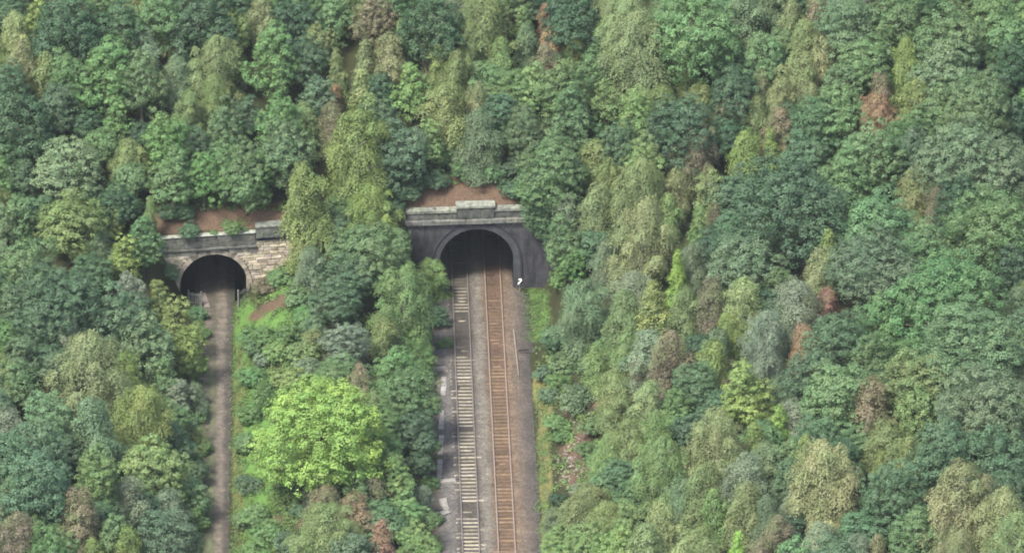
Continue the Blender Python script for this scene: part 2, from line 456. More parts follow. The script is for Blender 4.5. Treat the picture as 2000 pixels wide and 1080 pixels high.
soil = blobs([(900, 372, 75, 32), (850, 395, 60, 22), (960, 390, 60, 18), (430, 428, 120, 24), (520, 420, 70, 24), (340, 435, 60, 22), (530, 598, 24, 9), (500, 617, 20, 8), (555, 583, 22, 9),
              (1150, 905, 26, 20), (1135, 850, 18, 26), (1165, 780, 30, 14), (1180, 740, 22, 20), (1110, 935, 18, 16), (1095, 740, 18, 16), (1120, 800, 20, 18), (1115, 880, 22, 22),
              (575, 680, 35, 10), (560, 700, 22, 14), (850, 900, 14, 60), (858, 1010, 16, 60), (535, 1015, 20, 10), (1165, 930, 22, 16)]) * 1.15
fwd = Sf < 0.2
soil *= np.where(fwd | (Sf < 12), 1, 0)
grass = blobs([(1040, 585, 32, 22), (1045, 625, 30, 40), (1025, 655, 22, 20), (475, 640, 20, 60), (480, 605, 22, 16), (540, 570, 30, 14), (382, 760, 12, 90), (455, 440, 26, 10), (470, 720, 16, 60),
               (540, 640, 60, 40), (500, 900, 40, 200)]) * 1.0
straw = blobs([(1062, 860, 12, 50), (1066, 940, 12, 70), (1068, 1040, 14, 50), (466, 900, 10, 200), (470, 740, 10, 80), (1050, 760, 10, 40), (1065, 800, 14, 60)]) * 1.0
ter = link('hillside', mesh_np('hillside', V, F, M['floor'], True, {'soil': soil, 'grass': grass, 'straw': straw}))
tag(ter, kind='structure')

# ------------------------------------------------------------------ trackbed of the double line
yy_ = axis((-100, -75, 2.5), (-75, 4, 0.45), (4, 62, 2.0))
xx_ = np.array([-5.6, -5.2, -4.7, -4.1, -3.5, -3.1, -2.75, -2.5, -2.3, -1.6, -0.9, -0.7, -0.45, -0.2, 0.2, 0.45, 0.72, 0.92, 1.62, 2.32, 2.52, 2.78, 3.1, 3.5, 4.1, 4.6, 5.1, 5.6])
zz_ = np.array([-0.5, -0.26, -0.14, -0.08, -0.05, 0.0, 0.05, 0.06, 0.015, 0.0, 0.015, 0.06, 0.06, 0.06, 0.06, 0.06, 0.055, 0.015, 0.0, 0.015, 0.05, 0.05, 0.03, -0.02, -0.10, -0.18, -0.26, -0.5])
BX, BY = np.meshgrid(xx_, yy_)
inside = smooth(-1.5, 0.2, BY)
BX2 = np.sign(BX) * np.where(inside > 0, np.minimum(np.abs(BX), 5.6 - 2.0 * inside), np.abs(BX))
BZ = np.broadcast_to(zz_, BX.shape) + (vnoise(BX * 2.2, BY * 2.2, 8) - 0.5) * 0.05
n_y, n_x = BX.shape; idx = np.arange(n_x * n_y).reshape(n_y, n_x)
F = np.stack([idx[:-1, :-1], idx[:-1, 1:], idx[1:, 1:], idx[1:, :-1]], -1).reshape(-1, 4)
o = link('trackbed', mesh_np('trackbed', np.stack([BX2, BY, BZ], -1).reshape(-1, 3), F, M['ballast'], True)); tag(o, kind='structure')

# ------------------------------------------------------------------ the two tracks
sl = [MB().box(-1.30, 1.30, -0.13, 0.13, -0.13, 0.0, 0.012).data('sleeper', M['sleeper']) for _ in range(4)]
def rail_mesh():
    prof = [(-0.07, -0.16), (0.07, -0.16), (0.07, -0.145), (0.012, -0.12), (0.012, -0.05), (0.036, -0.035), (0.036, 0.0), (-0.036, 0.0), (-0.036, -0.035), (-0.012, -0.05), (-0.012, -0.12), (-0.07, -0.145)]
    v = [(x, y, z) for y in (-100.0, 60.0) for x, z in prof]; k = len(prof)
    f = [(j, (j + 1) % k, k + (j + 1) % k, k + j) for j in range(k)] + [tuple(range(k))[::-1], tuple(range(k, 2 * k))]
    return mesh_np('rail', v, f, M['rail'])
rail = rail_mesh()
chair = MB().box(-0.16, 0.16, -0.10, 0.10, 0.0, 0.045, 0.004).data('rail_chairs', M['rail'])
def track(x0, label, tone, rail_col, buried):
    t = link('railway_track', None, loc=(x0, 0, 0)); tag(t, label, 'railway track', 'the two tracks of the double line')
    for s in (-1, 1):
        r = link('rail', rail, t, loc=(s * 0.753, 0, 0.20)); r.color = (*rail_col, 1)
    y = -78.0; i = 0
    while y < 13:
        sink = 0.0
        for a, b_, p in buried:
            if a < y < b_: sink = p * random.uniform(0.5, 1.5)
        if random.random() < 0.13: sink += random.uniform(0.01, 0.045)        # ballast spilt over it
        z = 0.045 + random.uniform(-0.012, 0.012) - sink
        k = random.uniform(0.62, 1.12) * (1 - 0.6 * float(smooth(-3.5, 1.0, y)))      # tunnel shade painted into the tone, with soot, at the mouth and inside
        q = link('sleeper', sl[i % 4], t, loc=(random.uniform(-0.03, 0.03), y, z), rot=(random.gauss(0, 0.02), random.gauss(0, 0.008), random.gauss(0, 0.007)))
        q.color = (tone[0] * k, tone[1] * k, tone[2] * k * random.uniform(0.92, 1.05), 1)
        y += 0.70 + random.uniform(-0.012, 0.012); i += 1
    return t
def yv(v): return hit_z(931, v)[1]
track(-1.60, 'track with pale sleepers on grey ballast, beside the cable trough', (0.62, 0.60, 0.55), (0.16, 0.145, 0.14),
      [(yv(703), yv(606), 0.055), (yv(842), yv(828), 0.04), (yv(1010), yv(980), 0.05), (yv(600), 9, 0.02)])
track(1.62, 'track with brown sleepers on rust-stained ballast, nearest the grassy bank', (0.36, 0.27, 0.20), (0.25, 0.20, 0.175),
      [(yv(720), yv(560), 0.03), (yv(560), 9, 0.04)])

# ------------------------------------------------------------------ dirt track on the old line
ty = axis((-100, -75, 3), (-75, LP[1] + 2, 0.5), (LP[1] + 2, 55, 2.5))
ta = np.linspace(0, 1, 19)
TA, TY = np.meshgrid(ta, ty)
wob = (vnoise(TY / 6.0, TA * 0 + 2, 12) - 0.5) * 0.25
TX = path_x(TY) + (TA - 0.5) * 3.9 + wob
TZ = 0.035 + 0.05 * np.exp(-((TA - 0.5) / 0.09) ** 2) + (vnoise(TX * 2, TY * 2, 13) - 0.5) * 0.05 - 0.12 * (np.abs(TA - 0.5) * 2) ** 6
n_y, n_x = TX.shape; idx = np.arange(n_x * n_y).reshape(n_y, n_x)
F = np.stack([idx[:-1, :-1], idx[:-1, 1:], idx[1:, 1:], idx[1:, :-1]], -1).reshape(-1, 4)
mid = np.exp(-((TA - 0.47) / 0.075) ** 2) * (1 - smooth(LP[1] - 16, LP[1] - 6, TY))
o = link('dirt_track', mesh_np('dirt_track', np.stack([TX, TY, TZ], -1).reshape(-1, 3), F, M['dirt'], True, {'across': TA.ravel(), 'middle': mid.ravel()})); tag(o, kind='structure')

# ------------------------------------------------------------------ tunnels
def arch_pts(r, spring, n=28, base=0.0, legs=3):
    p = [(-r, base + (spring - base) * i / legs) for i in range(legs)]
    p += [(-r * math.cos(math.pi * i / n), spring + r * math.sin(math.pi * i / n)) for i in range(n + 1)]
    p += [(r, spring - (spring - base) * (i + 1) / legs) for i in range(legs)]
    return p
def ring_mesh(name, r0, r1, spring, y0, y1, mat, base=0.0, n=36):
    a = arch_pts(r0, spring, n, base); c_ = arch_pts(r1, spring, n, base); k = len(a); v = []
    for x, z in a: v += [(x, y0, z), (x, y1, z)]
    for x, z in c_: v += [(x, y0, z), (x, y1, z)]
    f = []; q = 2 * k
    for i in range(k - 1):
        f += [(2 * i, 2 * i + 2, q + 2 * i + 2, q + 2 * i), (2 * i + 1, q + 2 * i + 1, q + 2 * i + 3, 2 * i + 3), (2 * i, 2 * i + 1, 2 * i + 3, 2 * i + 2), (q + 2 * i, q + 2 * i + 2, q + 2 * i + 3, q + 2 * i + 1)]
    return mesh_np(name, v, f, mat)
def wall_with_arch(name, x0, x1, ztop, r, spring, y0, y1, mat, base=-1.0, n=36):
    """front wall with an arched opening; ztop is a list of (x, z) along the top"""
    a = arch_pts(r, spring, n, base)
    xt = [p[0] for p in ztop]; zt = [p[1] for p in ztop]
    top = lambda x: float(np.interp(x, xt, zt))
    v = []; f = []
    cols = sorted(set([x0, x1] + [p[0] for p in ztop] + [round(p[0], 5) for p in a]))
    prof = {}
    for x, z in a: prof[round(x, 5)] = max(z, prof.get(round(x, 5), -9))
    for y in (y0, y1):
        for x in cols:
            lo = prof.get(x, None)
            if lo is None: lo = base
            v += [(x, y, lo if -r + 1e-4 < x < r - 1e-4 else base), (x, y, top(x))]
    k = len(cols)
    for i in range(k - 1):
        f.append((2 * i, 2 * i + 2, 2 * i + 3, 2 * i + 1)); j = 2 * k
        f.append((j + 2 * i, j + 2 * i + 1, j + 2 * i + 3, j + 2 * i + 2))
        f.append((2 * i + 1, 2 * i + 3, j + 2 * i + 3, j + 2 * i + 1))
    j = 2 * k
    f += [(0, 1, j + 1, j), (2 * k - 2, j + 2 * k - 2, j + 2 * k - 1, 2 * k - 1)]
    return mesh_np(name, v, f, mat)
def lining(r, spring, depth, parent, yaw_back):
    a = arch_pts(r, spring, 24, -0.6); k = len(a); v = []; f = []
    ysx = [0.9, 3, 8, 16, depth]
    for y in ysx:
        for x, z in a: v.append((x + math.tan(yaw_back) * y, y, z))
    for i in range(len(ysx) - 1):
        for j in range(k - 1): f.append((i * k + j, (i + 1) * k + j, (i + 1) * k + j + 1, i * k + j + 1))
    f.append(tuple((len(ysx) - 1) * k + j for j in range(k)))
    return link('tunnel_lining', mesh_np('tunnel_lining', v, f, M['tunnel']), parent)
def blocks(name, parent, x0, x1, y0, y1, z0, z1, length, mat, cols, gap=0.012, jit=0.012, bev=0.03):
    """a course of separate stones"""
    x = x0
    while x < x1 - 0.05:
        L = min(length * random.uniform(0.75, 1.25), x1 - x)
        if x1 - x - L < length * 0.4: L = x1 - x
        dy = random.uniform(-0.012, 0.012); dz = random.uniform(-0.012, 0.012)
        o = MB().box(x + gap, x + L - gap, y0 + dy, y1, z0, z1 + dz, jit, bev).build(name, mat, parent)
        k = random.uniform(*cols); o.color = (k, k * random.uniform(0.96, 1.02), k * random.uniform(0.9, 1.02), 1)
        x += L

# ---- brick portal of the double line
bp = link('tunnel_portal', None, loc=(0, 0, 0), rot=(0, 0, RP_ROT))
tag(bp, 'dark brick tunnel portal with stone parapet at the end of the double track', 'tunnel portal', 'the two tunnel portals')
R_IN, SPR = 3.64, 2.65
link('wall', wall_with_arch('wall', -6.9, 10.5, [(-6.9, 6.95), (10.5, 6.95)], R_IN + 0.4, SPR, 0.0, 1.0, M['brick']), bp)
# arch ring in rings of blue brick, built as short segments
aa = arch_pts(R_IN, SPR, 22, -0.4, 4); cc = arch_pts(R_IN + 0.62, SPR, 22, -0.4, 4)
for i in range(len(aa) - 1):
    (x0, z0), (x1, z1), (x3, z3), (x2, z2) = aa[i], aa[i + 1], cc[i], cc[i + 1]
    e = 0.012; yo = -0.06 + random.uniform(-0.006, 0.006)
    v = [(x0, yo, z0), (x1, yo, z1), (x2, yo, z2), (x3, yo, z3), (x0, 1.0, z0), (x1, 1.0, z1), (x2, 1.0, z2), (x3, 1.0, z3)]
    c_ = np.mean(v, 0); v = [tuple(np.array(p) + (c_ - np.array(p)) * e) for p in v]
    link('arch_segment', mesh_np('arch_segment', v, [(0, 1, 2, 3), (4, 7, 6, 5), (0, 4, 5, 1), (3, 2, 6, 7), (0, 3, 7, 4), (1, 5, 6, 2)], M['ring']), bp)
link('hood_mould', ring_mesh('hood_mould', R_IN + 0.63, R_IN + 0.78, SPR, -0.13, 0.3, M['hood_and_shadow'], 0.3), bp)
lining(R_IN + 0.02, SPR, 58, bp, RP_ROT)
blocks('string_course_stone', bp, -7.0, 10.4, -0.38, 0.9, 6.96, 7.42, 1.5, M['parapet'], (0.85, 1.15))
blocks('parapet_stone', bp, -6.75, -1.9, -0.05, 0.55, 7.43, 8.12, 1.6, M['parapet'], (0.55, 0.85))
blocks('parapet_stone', bp, 1.75, 10.2, -0.05, 0.55, 7.43, 8.12, 1.6, M['parapet'], (0.55, 0.9))
blocks('coping_stone', bp, -6.85, -1.9, -0.16, 0.68, 8.13, 8.44, 1.7, M['coping'], (0.85, 1.15))
blocks('coping_stone', bp, 1.75, 10.2, -0.16, 0.68, 8.13, 8.44, 1.7, M['coping'], (0.85, 1.15))
pd = MB().box(-1.88, 1.73, -0.22, 0.72, 7.43, 8.62, 0.01, 0.04).build('pedestal', M['parapet'], bp); pd.color = (0.6, 0.62, 0.58, 1)
pc = MB().box(-1.98, 1.83, -0.34, 0.86, 8.63, 8.92, 0.012, 0.04).build('pedestal_cap', M['coping'], pd); pc.color = (1.1, 1.1, 1.05, 1)
pr = MB()
for kx in (-1.2, 0.0, 1.15): pr.box(kx - 0.42, kx + 0.42, -0.27, -0.20, 7.65, 8.45, 0.01, 0.02)
po = pr.build('carved_panel', M['parapet'], pd); po.color = (0.5, 0.52, 0.5, 1)
qn = MB()
for i in range(5): qn.box(-7.25, -6.6 + 0.25 * (i % 2), -0.05, 0.9, 4.4 + i * 0.5, 4.88 + i * 0.5, 0.015, 0.03)
qo = qn.build('quoin_stones', M['stone'], bp); qo.color = (0.7, 0.68, 0.66, 1)

# ---- stone portal of the old line
sp_ = link('tunnel_portal', None, loc=(LP[0], LP[1], 0), rot=(0, 0, LP_ROT))
tag(sp_, 'pale rubble-stone tunnel portal with weathered parapet over the dirt track', 'tunnel portal', 'the two tunnel portals')
r2, s2 = 3.28, 1.9
link('wall', wall_with_arch('wall', -7.5, 10.5, [(-7.5, 5.55), (4.2, 5.55), (4.21, 6.35), (10.5, 6.35)], r2 + 0.25, s2, 0.06, 1.0, M['mortar']), sp_)
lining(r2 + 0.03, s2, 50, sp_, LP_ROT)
z = -0.35; row = 0
while z < 6.3:
    hgt = random.uniform(0.27, 0.40)
    if z < 5.5 < z + hgt + 0.12: hgt = 5.54 - z
    ztop = z + hgt
    if ztop > 6.34: hgt = 6.34 - z
    x = -7.4 - random.uniform(0, 0.4) if z < 5.5 else 4.25
    zc = z + hgt / 2
    ro = r2 + 0.50
    half = ro if zc < s2 else (math.sqrt(max(ro * ro - (zc - s2) ** 2, 0)) if zc - s2 < ro else 0)
    while x < 10.3:
        L = random.uniform(0.42, 1.05)
        a0, a1 = x, min(x + L, 10.4)
        if a1 > -half and a0 < half:                       # trim against the arch
            if a0 < -half < a1 and -half - a0 > 0.15: a1 = -half
            elif a0 < half < a1 and a1 - half > 0.15: a0 = half
            elif a0 >= -half and a1 <= half: x += L; continue
            else:
                x += L; continue
        buried = a1 > 8.6 or a0 < -6.9
        if not (buried and random.random() < 0.6):
            o = MB().box(a0 + 0.015, a1 - 0.015, -0.02 + random.uniform(-0.05, 0.04), 0.12, z + 0.013, z + hgt - 0.013, 0.016, 0.035).build('stone', M['stone'], sp_)
            k = random.choice([0.75, 0.9, 1.0, 1.1, 1.2, 1.3]) * random.uniform(0.9, 1.1)
            o.color = (k, k * random.uniform(0.93, 1.0), k * random.uniform(0.82, 0.98), 1)
        x += L
    z += hgt; row += 1
nv = 27
leg = [(-1, i) for i in range(4)]
def vouss(pa, pb, pc_, pd_):
    yo = -0.05 + random.uniform(-0.05, 0.03); v = [(*p, ) for p in ()]
    q = [pa, pb, pc_, pd_]
    v = [(x, yo, z) for x, z in q] + [(x, 1.0, z) for x, z in q]
    c_ = np.mean(v, 0); v = [tuple(np.array(p) + (c_ - np.array(p)) * 0.02) for p in v]
    o = link('voussoir', mesh_np('voussoir', v, [(0, 1, 2, 3), (4, 7, 6, 5), (0, 4, 5, 1), (3, 2, 6, 7), (0, 3, 7, 4), (1, 5, 6, 2)], M['stone']), sp_)
    k = random.choice([0.4, 0.55, 0.8, 1.0]); o.color = (k, k * 0.97, k * 0.95, 1)
for i in range(nv):
    t0, t1 = math.pi * i / nv, math.pi * (i + 1) / nv; ro = r2 + random.uniform(0.38, 0.5)
    vouss((-r2 * math.cos(t0), s2 + r2 * math.sin(t0)), (-r2 * math.cos(t1), s2 + r2 * math.sin(t1)), (-ro * math.cos(t1), s2 + ro * math.sin(t1)), (-ro * math.cos(t0), s2 + ro * math.sin(t0)))
for s in (-1, 1):
    for i in range(5):
        z0, z1 = -0.3 + i * 0.44, -0.3 + (i + 1) * 0.44; ro = r2 + random.uniform(0.38, 0.55)
        vouss((s * r2, z0), (s * r2, z1), (s * ro, z1), (s * ro, z0)) if s > 0 else vouss((-ro, z0), (-ro, z1), (-r2, z1), (-r2, z0))
blocks('string_course_stone', sp_, -7.2, 4.25, -0.28, 0.9, 5.72, 5.95, 1.7, M['parapet'], (0.6, 0.8))
MB().box(-7.2, 4.2, -0.02, 0.8, 5.56, 5.71).build('shadow_strip', M['hood_and_shadow'], sp_)  # dark strip standing in for the shadow under the string course
blocks('parapet_stone', sp_, -7.2, 4.2, -0.06, 0.5, 5.96, 6.62, 1.5, M['parapet'], (0.6, 0.85))
blocks('parapet_stone', sp_, -7.2, 4.2, -0.04, 0.5, 6.63, 7.17, 1.8, M['parapet'], (0.55, 0.85))
blocks('coping_stone', sp_, -7.25, 4.2, -0.14, 0.62, 7.18, 7.29, 1.6, M['coping'], (1.25, 1.5))
MB().box(4.22, 10.4, -0.10, 0.8, 6.36, 6.68).build('shadow_strip', M['hood_and_shadow'], sp_)  # dark strip standing in for the shadow beneath the pedestal and parapet
pd = MB().box(4.24, 6.85, -0.32, 0.75, 6.70, 7.82, 0.01, 0.04).build('pedestal', M['parapet'], sp_); pd.color = (0.72, 0.76, 0.74, 1)
pc = MB().box(4.18, 6.92, -0.38, 0.82, 7.83, 7.98, 0.01, 0.03).build('pedestal_cap', M['coping'], pd); pc.color = (0.75, 0.78, 0.76, 1)
blocks('parapet_stone', sp_, 6.95, 10.3, -0.06, 0.5, 6.69, 7.25, 1.5, M['parapet'], (0.8, 1.1))
blocks('coping_stone', sp_, 6.95, 10.3, -0.14, 0.62, 7.26, 7.44, 1.6, M['coping'], (1.1, 1.3))

# ------------------------------------------------------------------ small things by the line
def fence(name, label, p0, p1, h, npal, mat, post_h=None, cat='fence', group=None, two_posts=True):
    a = Vector([float(c) for c in p0]); b_ = Vector([float(c) for c in p1]); d = b_ - a; L = d.length
    e = link(name, None, loc=a, rot=(0, 0, math.atan2(d.y, d.x))); tag(e, label, cat, group)
    pl = MB().box(-0.035, 0.035, -0.03, 0.0, 0.05, h).data('paling', mat)
    for i in range(npal):
        q = link('paling', pl, e, loc=(L * (i + 0.5) / npal, 0, random.uniform(-0.03, 0.03)), rot=(0, random.gauss(0, 0.015), 0))
    for zz in (0.25 * h, 0.82 * h): MB().box(0, L, 0.002, 0.05, zz, zz + 0.09).build('rail', mat, e)
    ps = MB().box(-0.07, 0.07, -0.07, 0.07, -0.3, post_h or h + 0.15).data('post', mat)
    link('post', ps, e, loc=(-0.02, 0.03, 0))
    if two_posts: link('post', ps, e, loc=(L + 0.02, 0.03, 0))
    return e
A = on_terrain(778, 440); 
pf = Vector((-6.95, -0.25, 7.0)); pf2 = Vector((-8.3, -0.35, 6.95))
fence('timber_fence', 'short grey timber fence at the end of the brick portal parapet', pf2, pf, 1.45, 7, M['timber'])
q0 = hit_z(467, 605); q1 = hit_z(489, 591)
fence('metal_fence', 'pale metal fence panel standing right of the stone tunnel mouth', q0, q1, 1.9, 8, M['galv'], 2.15, group='fences at the stone tunnel mouth')
q0 = hit_z(369, 597); q1 = hit_z(393, 600)
fence('metal_fence', 'low metal fence panel standing left of the stone tunnel mouth', q0, q1, 1.5, 8, M['galv'], 1.7, group='fences at the stone tunnel mouth')
k0, k1 = hit_z(396, 575), hit_z(405, 603)
d = k1 - k0
e = MB(); L = math.hypot(d[0], d[1]); e.box(0, L, -0.28, 0.28, 0.0, 0.16, 0.03, 0.04)
o = e.build('concrete_kerb', M['concrete'], loc=(k0[0], k0[1], 0.02), rot=(0, 0, math.atan2(d[1], d[0]))); o.color = (0.8, 0.74, 0.7, 1)
tag(o, 'pale concrete kerb beside the dirt track at the stone tunnel mouth', 'kerb')

# cable trough of separate lids along the cess
tr = link('cable_trough', None, loc=hit_z(858, 1000)); tag(tr, 'broken pale concrete cable trough along the cess left of the tracks', 'cable trough')
pts = [hit_z(u, v) for u, v in [(871, 722), (867, 745), (864, 780), (862, 820), (861, 860), (859, 900), (857, 940)]]
org = np.array(tr.location)
lid = MB().box(-0.24, 0.24, -0.47, 0.47, -0.22, 0.06, 0.01).data('lid', M['concrete'])
seg = np.array(pts); dist = np.concatenate([[0], np.cumsum(np.linalg.norm(np.diff(seg, axis=0), axis=1))])
s = 0.0
while s < dist[-1]:
    p = np.array([np.interp(s, dist, seg[:, k]) for k in range(3)]); p2 = np.array([np.interp(s + 0.5, dist, seg[:, k]) for k in range(3)])
    dd = p2 - p
    if random.random() > 0.14:
        o = link('lid', lid, tr, loc=p - org + np.array([random.uniform(-0.05, 0.05), 0, random.uniform(-0.05, 0.0)]), rot=(random.gauss(0, 0.03), random.gauss(0, 0.05), math.atan2(dd[1], dd[0]) - math.pi / 2 + random.gauss(0, 0.04)))
        k = random.uniform(0.6, 1.0); o.color = (k, k * 0.97, k * 0.96, 1)
    s += 0.98
o = MB().box(-0.9, 0.3, -0.22, 0.22, -0.1, 0.16, 0.03).build('concrete_slab', M['concrete'], loc=hit_z(864, 721) + np.array([0, 0, 0.04]), rot=(0, 0, 0.12)); o.color = (0.95, 0.93, 0.9, 1)
tag(o, 'flat concrete slab across the top end of the cable trough', 'concrete slab')
for u, v, sx, sy, rz, lb in [(873, 940, 0.8, 0.35, 0.1, 'tilted concrete slab lying where the cable trough ends'), (868, 985, 0.3, 0.9, 0.2, 'upper of two loose pale concrete slabs near the bottom of the cess'),
                             (870, 1001, 0.45, 0.4, 0.5, 'lower, squarer of two loose pale concrete slabs near the bottom of the cess')]:
    o = MB().box(-sx, sx, -sy, sy, -0.1, 0.12, 0.05).build('concrete_slab', M['concrete'], loc=hit_z(u, v) + np.array([0, 0, -0.02]), rot=(random.gauss(0, 0.08), random.gauss(0, 0.08), rz)); o.color = (0.8, 0.78, 0.75, 1)
    tag(o, lb, 'concrete slab', 'loose concrete slabs')
p0 = hit_z(1012, 684, 0.25); p1 = hit_z(1033, 683, 0.25)
o = MB().tube([p0, p1], 0.10, 8).build('drain_pipe', M['pipe']); tag(o, 'short black pipe sticking out of the bank beside the grass', 'pipe')
e0, e1 = hit_z(1003, 645, 0.0), hit_z(1013, 735, 0.0)
d = e1 - e0; L = math.hypot(d[0], d[1])
o = MB().box(0, L, -0.05, 0.05, -0.3, 0.18, 0.01).build('edging_board', M['timber'], loc=(e0[0], e0[1], -0.05), rot=(0, 0, math.atan2(d[1], d[0])))
tag(o, 'long rusty-brown edging board along the ballast below the grass bank', 'board')

# white marks on dark boards either side of the brick portal
def marker(u, v, label, full=True):
    P = hit_z(u, v, 1.0); P[1] = min(P[1], -0.3)
    g = link('marker_board', None, loc=(P[0], P[1], -0.2)); tag(g, label, 'sign', 'white marker boards by the brick portal')
    MB().box(-0.05, 0.05, 0.0, 0.1, -0.2, 1.6).build('post', M['timber'], g)
    bd = MB().box(-0.30, 0.30, -0.05, 0.0, 0.75, 1.65).build('board', M['black'], g)
    mk = MB()
    arc = [(-0.10, 1.42)] + [(0.02 + 0.15 * math.cos(t), 1.36 + 0.13 * math.sin(t)) for t in np.linspace(1.9, -1.2, 7)] + [(-0.02, 1.14), (-0.10, 1.02)]
    mk.tube([(x, -0.075, z) for x, z in arc], [0.05, 0.06, 0.07, 0.08, 0.08, 0.08, 0.07, 0.06, 0.07, 0.09], 6)
    mk.box(-0.18, 0.04, -0.10, -0.055, 0.88, 1.02, 0.02)
    mk.build('white_mark', M['white'], bd, sm=True)
marker(1015, 550, 'dark board with a curled white mark against the right pier of the brick portal')
marker(848, 556, 'dark board with a small white mark among leaves left of the brick portal')

# loose stones on the bare bank right of the line
rk = MB(); random.seed(5)
for i in range(230):
    u, v = random.choice([(1118, 862), (1105, 890), (1128, 905), (1100, 925), (1135, 840), (1150, 800), (1095, 745), (1112, 915)])
    P = on_terrain(u + random.gauss(0, 13), v + random.gauss(0, 14)); r = random.uniform(0.05, 0.2)
    vv = [(P[0] + r * random.uniform(0.6, 1.3) * a, P[1] + r * random.uniform(0.6, 1.3) * b_, P[2] + 0.3 * r + 0.7 * r * random.uniform(0.6, 1.2) * c_) for a, b_, c_ in [(1, 0, 0), (0, 1, 0), (-1, 0, 0), (0, -1, 0), (0, 0, 1), (0, 0, -1)]]
    rk.add(vv, [(0, 1, 4), (1, 2, 4), (2, 3, 4), (3, 0, 4), (1, 0, 5), (2, 1, 5), (3, 2, 5), (0, 3, 5)])
o = rk.build('rubble', M['rock']); tag(o, 'pale loose stones scattered on the bare bank right of the line', 'rubble', kind='stuff')
# ------------------------------------------------------------------ tree prototypes
def leaf_mesh(name, P, Nn, size, tone, hue, rng, aspect=0.62, droop=None):
    """one small pointed four-cornered leaf spray per point"""
    n = len(P)
    Nn = Nn + rng.normal(0, 0.24, (n, 3)); Nn /= np.linalg.norm(Nn, axis=1)[:, None] + 1e-9
    a = rng.normal(0, 1, (n, 3)) if droop is None else droop + rng.normal(0, 0.35, (n, 3))
    T = a - Nn * (a * Nn).sum(1)[:, None]; T /= np.linalg.norm(T, axis=1)[:, None] + 1e-9
    B = np.cross(Nn, T)
    s = (size * rng.uniform(0.65, 1.35, n))[:, None]
    off = rng.uniform(-0.25, 0.25, (n, 1)) * s
    V = np.stack([P - T * s * 0.5, P + B * s * aspect * 0.5 + T * off, P + T * s * 0.5, P - B * s * aspect * 0.5 + T * off], 1).reshape(-1, 3)
    F = np.arange(4 * n).reshape(n, 4)
    return mesh_np(name, V, F, M['leaf'], False, {'tone': np.repeat(tone, 4), 'hue': np.repeat(hue, 4)})

def sphere_dirs(n, rng, zmin=-1.0):
    i = np.arange(n) + 0.5
    z = 1 - (1 - zmin) * i / n
    th = math.pi * (1 + 5 ** 0.5) * i + rng.uniform(0, 6.28)
    r = np.sqrt(np.maximum(0, 1 - z * z))
    d = np.stack([r * np.cos(th), r * np.sin(th), z], 1) + rng.normal(0, 0.16, (n, 3))
    return d / np.linalg.norm(d, axis=1)[:, None]

def crown_broad(name, W, H, seed, lobes=17, clumps=1.4, leaves=42, leaf=0.17, up=0.0, lobe_r=0.235, z0=0.10, tall=1.0, rough=0.28, cl=0.34):
    """domed crown: lobes carry leaf clumps, clumps carry leaves; gaps stay between them"""
    rng = np.random.default_rng(seed)
    cz = H * (z0 + (1 - z0) * 0.46); rz = H * (1 - z0) * 0.54; rx = W / 2
    P, Nn, tone, hue = [], [], [], []
    D = sphere_dirs(lobes, rng, -0.62)
    for d in D:
        k = 1 + rng.uniform(-rough, rough * 0.45)
        r1 = W * lobe_r * rng.uniform(0.72, 1.2)
        # crown profile: wide shoulder, narrower top when 'up' > 0
        sh = 1.0 - up * max(d[2], 0) ** 1.2
        c = np.array([d[0] * (rx - r1 * 0.85) * k * sh, d[1] * (rx - r1 * 0.85) * k * sh, cz + d[2] * (rz - r1 * tall * 0.85) * k])
        lt = rng.uniform(-0.16, 0.16); lh = rng.uniform(0, 1)
        nd = int(clumps * (r1 / cl) ** 2) + 4
        E = sphere_dirs(nd, rng, -0.7)
        for e in E:
            if e @ d < -0.5: continue
            r2 = cl * rng.uniform(0.65, 1.4)
            cc = c + e * np.array([1, 1, tall]) * (r1 - r2 * 0.3) * rng.uniform(0.80, 1.22)
            m = int(leaves * (r2 / cl) ** 2 * rng.uniform(0.8, 1.2)) + 3
            q = rng.normal(0, 1, (m, 3)); q /= np.linalg.norm(q, axis=1)[:, None]
            q = q * np.array([1.1, 1.1, 0.8]) + e * 0.5 + np.array([0, 0, 0.35]); q /= np.linalg.norm(q, axis=1)[:, None]
            rad = r2 * np.clip(rng.normal(0.92, 0.24, m), 0.2, 1.8)
            P.append(cc + q * rad[:, None]); Nn.append(q * 0.7 + e * 0.5 + np.array([0, 0, 0.3]))
            tone.append(np.clip(0.5 + lt + rng.uniform(-0.16, 0.16) + rng.normal(0, 0.07, m), 0, 1)); hue.append(np.clip(0.5 * lh + 0.25 + rng.uniform(-0.12, 0.12) + rng.normal(0, 0.06, m), 0, 1))
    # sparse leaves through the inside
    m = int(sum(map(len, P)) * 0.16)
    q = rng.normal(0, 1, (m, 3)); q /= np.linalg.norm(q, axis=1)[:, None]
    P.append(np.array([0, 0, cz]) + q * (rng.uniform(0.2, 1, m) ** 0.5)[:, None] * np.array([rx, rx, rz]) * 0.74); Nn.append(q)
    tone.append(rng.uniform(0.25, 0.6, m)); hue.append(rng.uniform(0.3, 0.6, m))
    P = np.concatenate(P); P[:, 2] = np.maximum(P[:, 2], 0.02 * H)
    r_ = np.hypot(P[:, 0], P[:, 1]); k_ = W * 0.5 / np.percentile(r_, 97.5); P[:, :2] *= k_
    P[:, 2] *= H / np.percentile(P[:, 2], 99.7)
    return leaf_mesh(name, P, np.concatenate(Nn), leaf, np.concatenate(tone), np.concatenate(hue), rng)

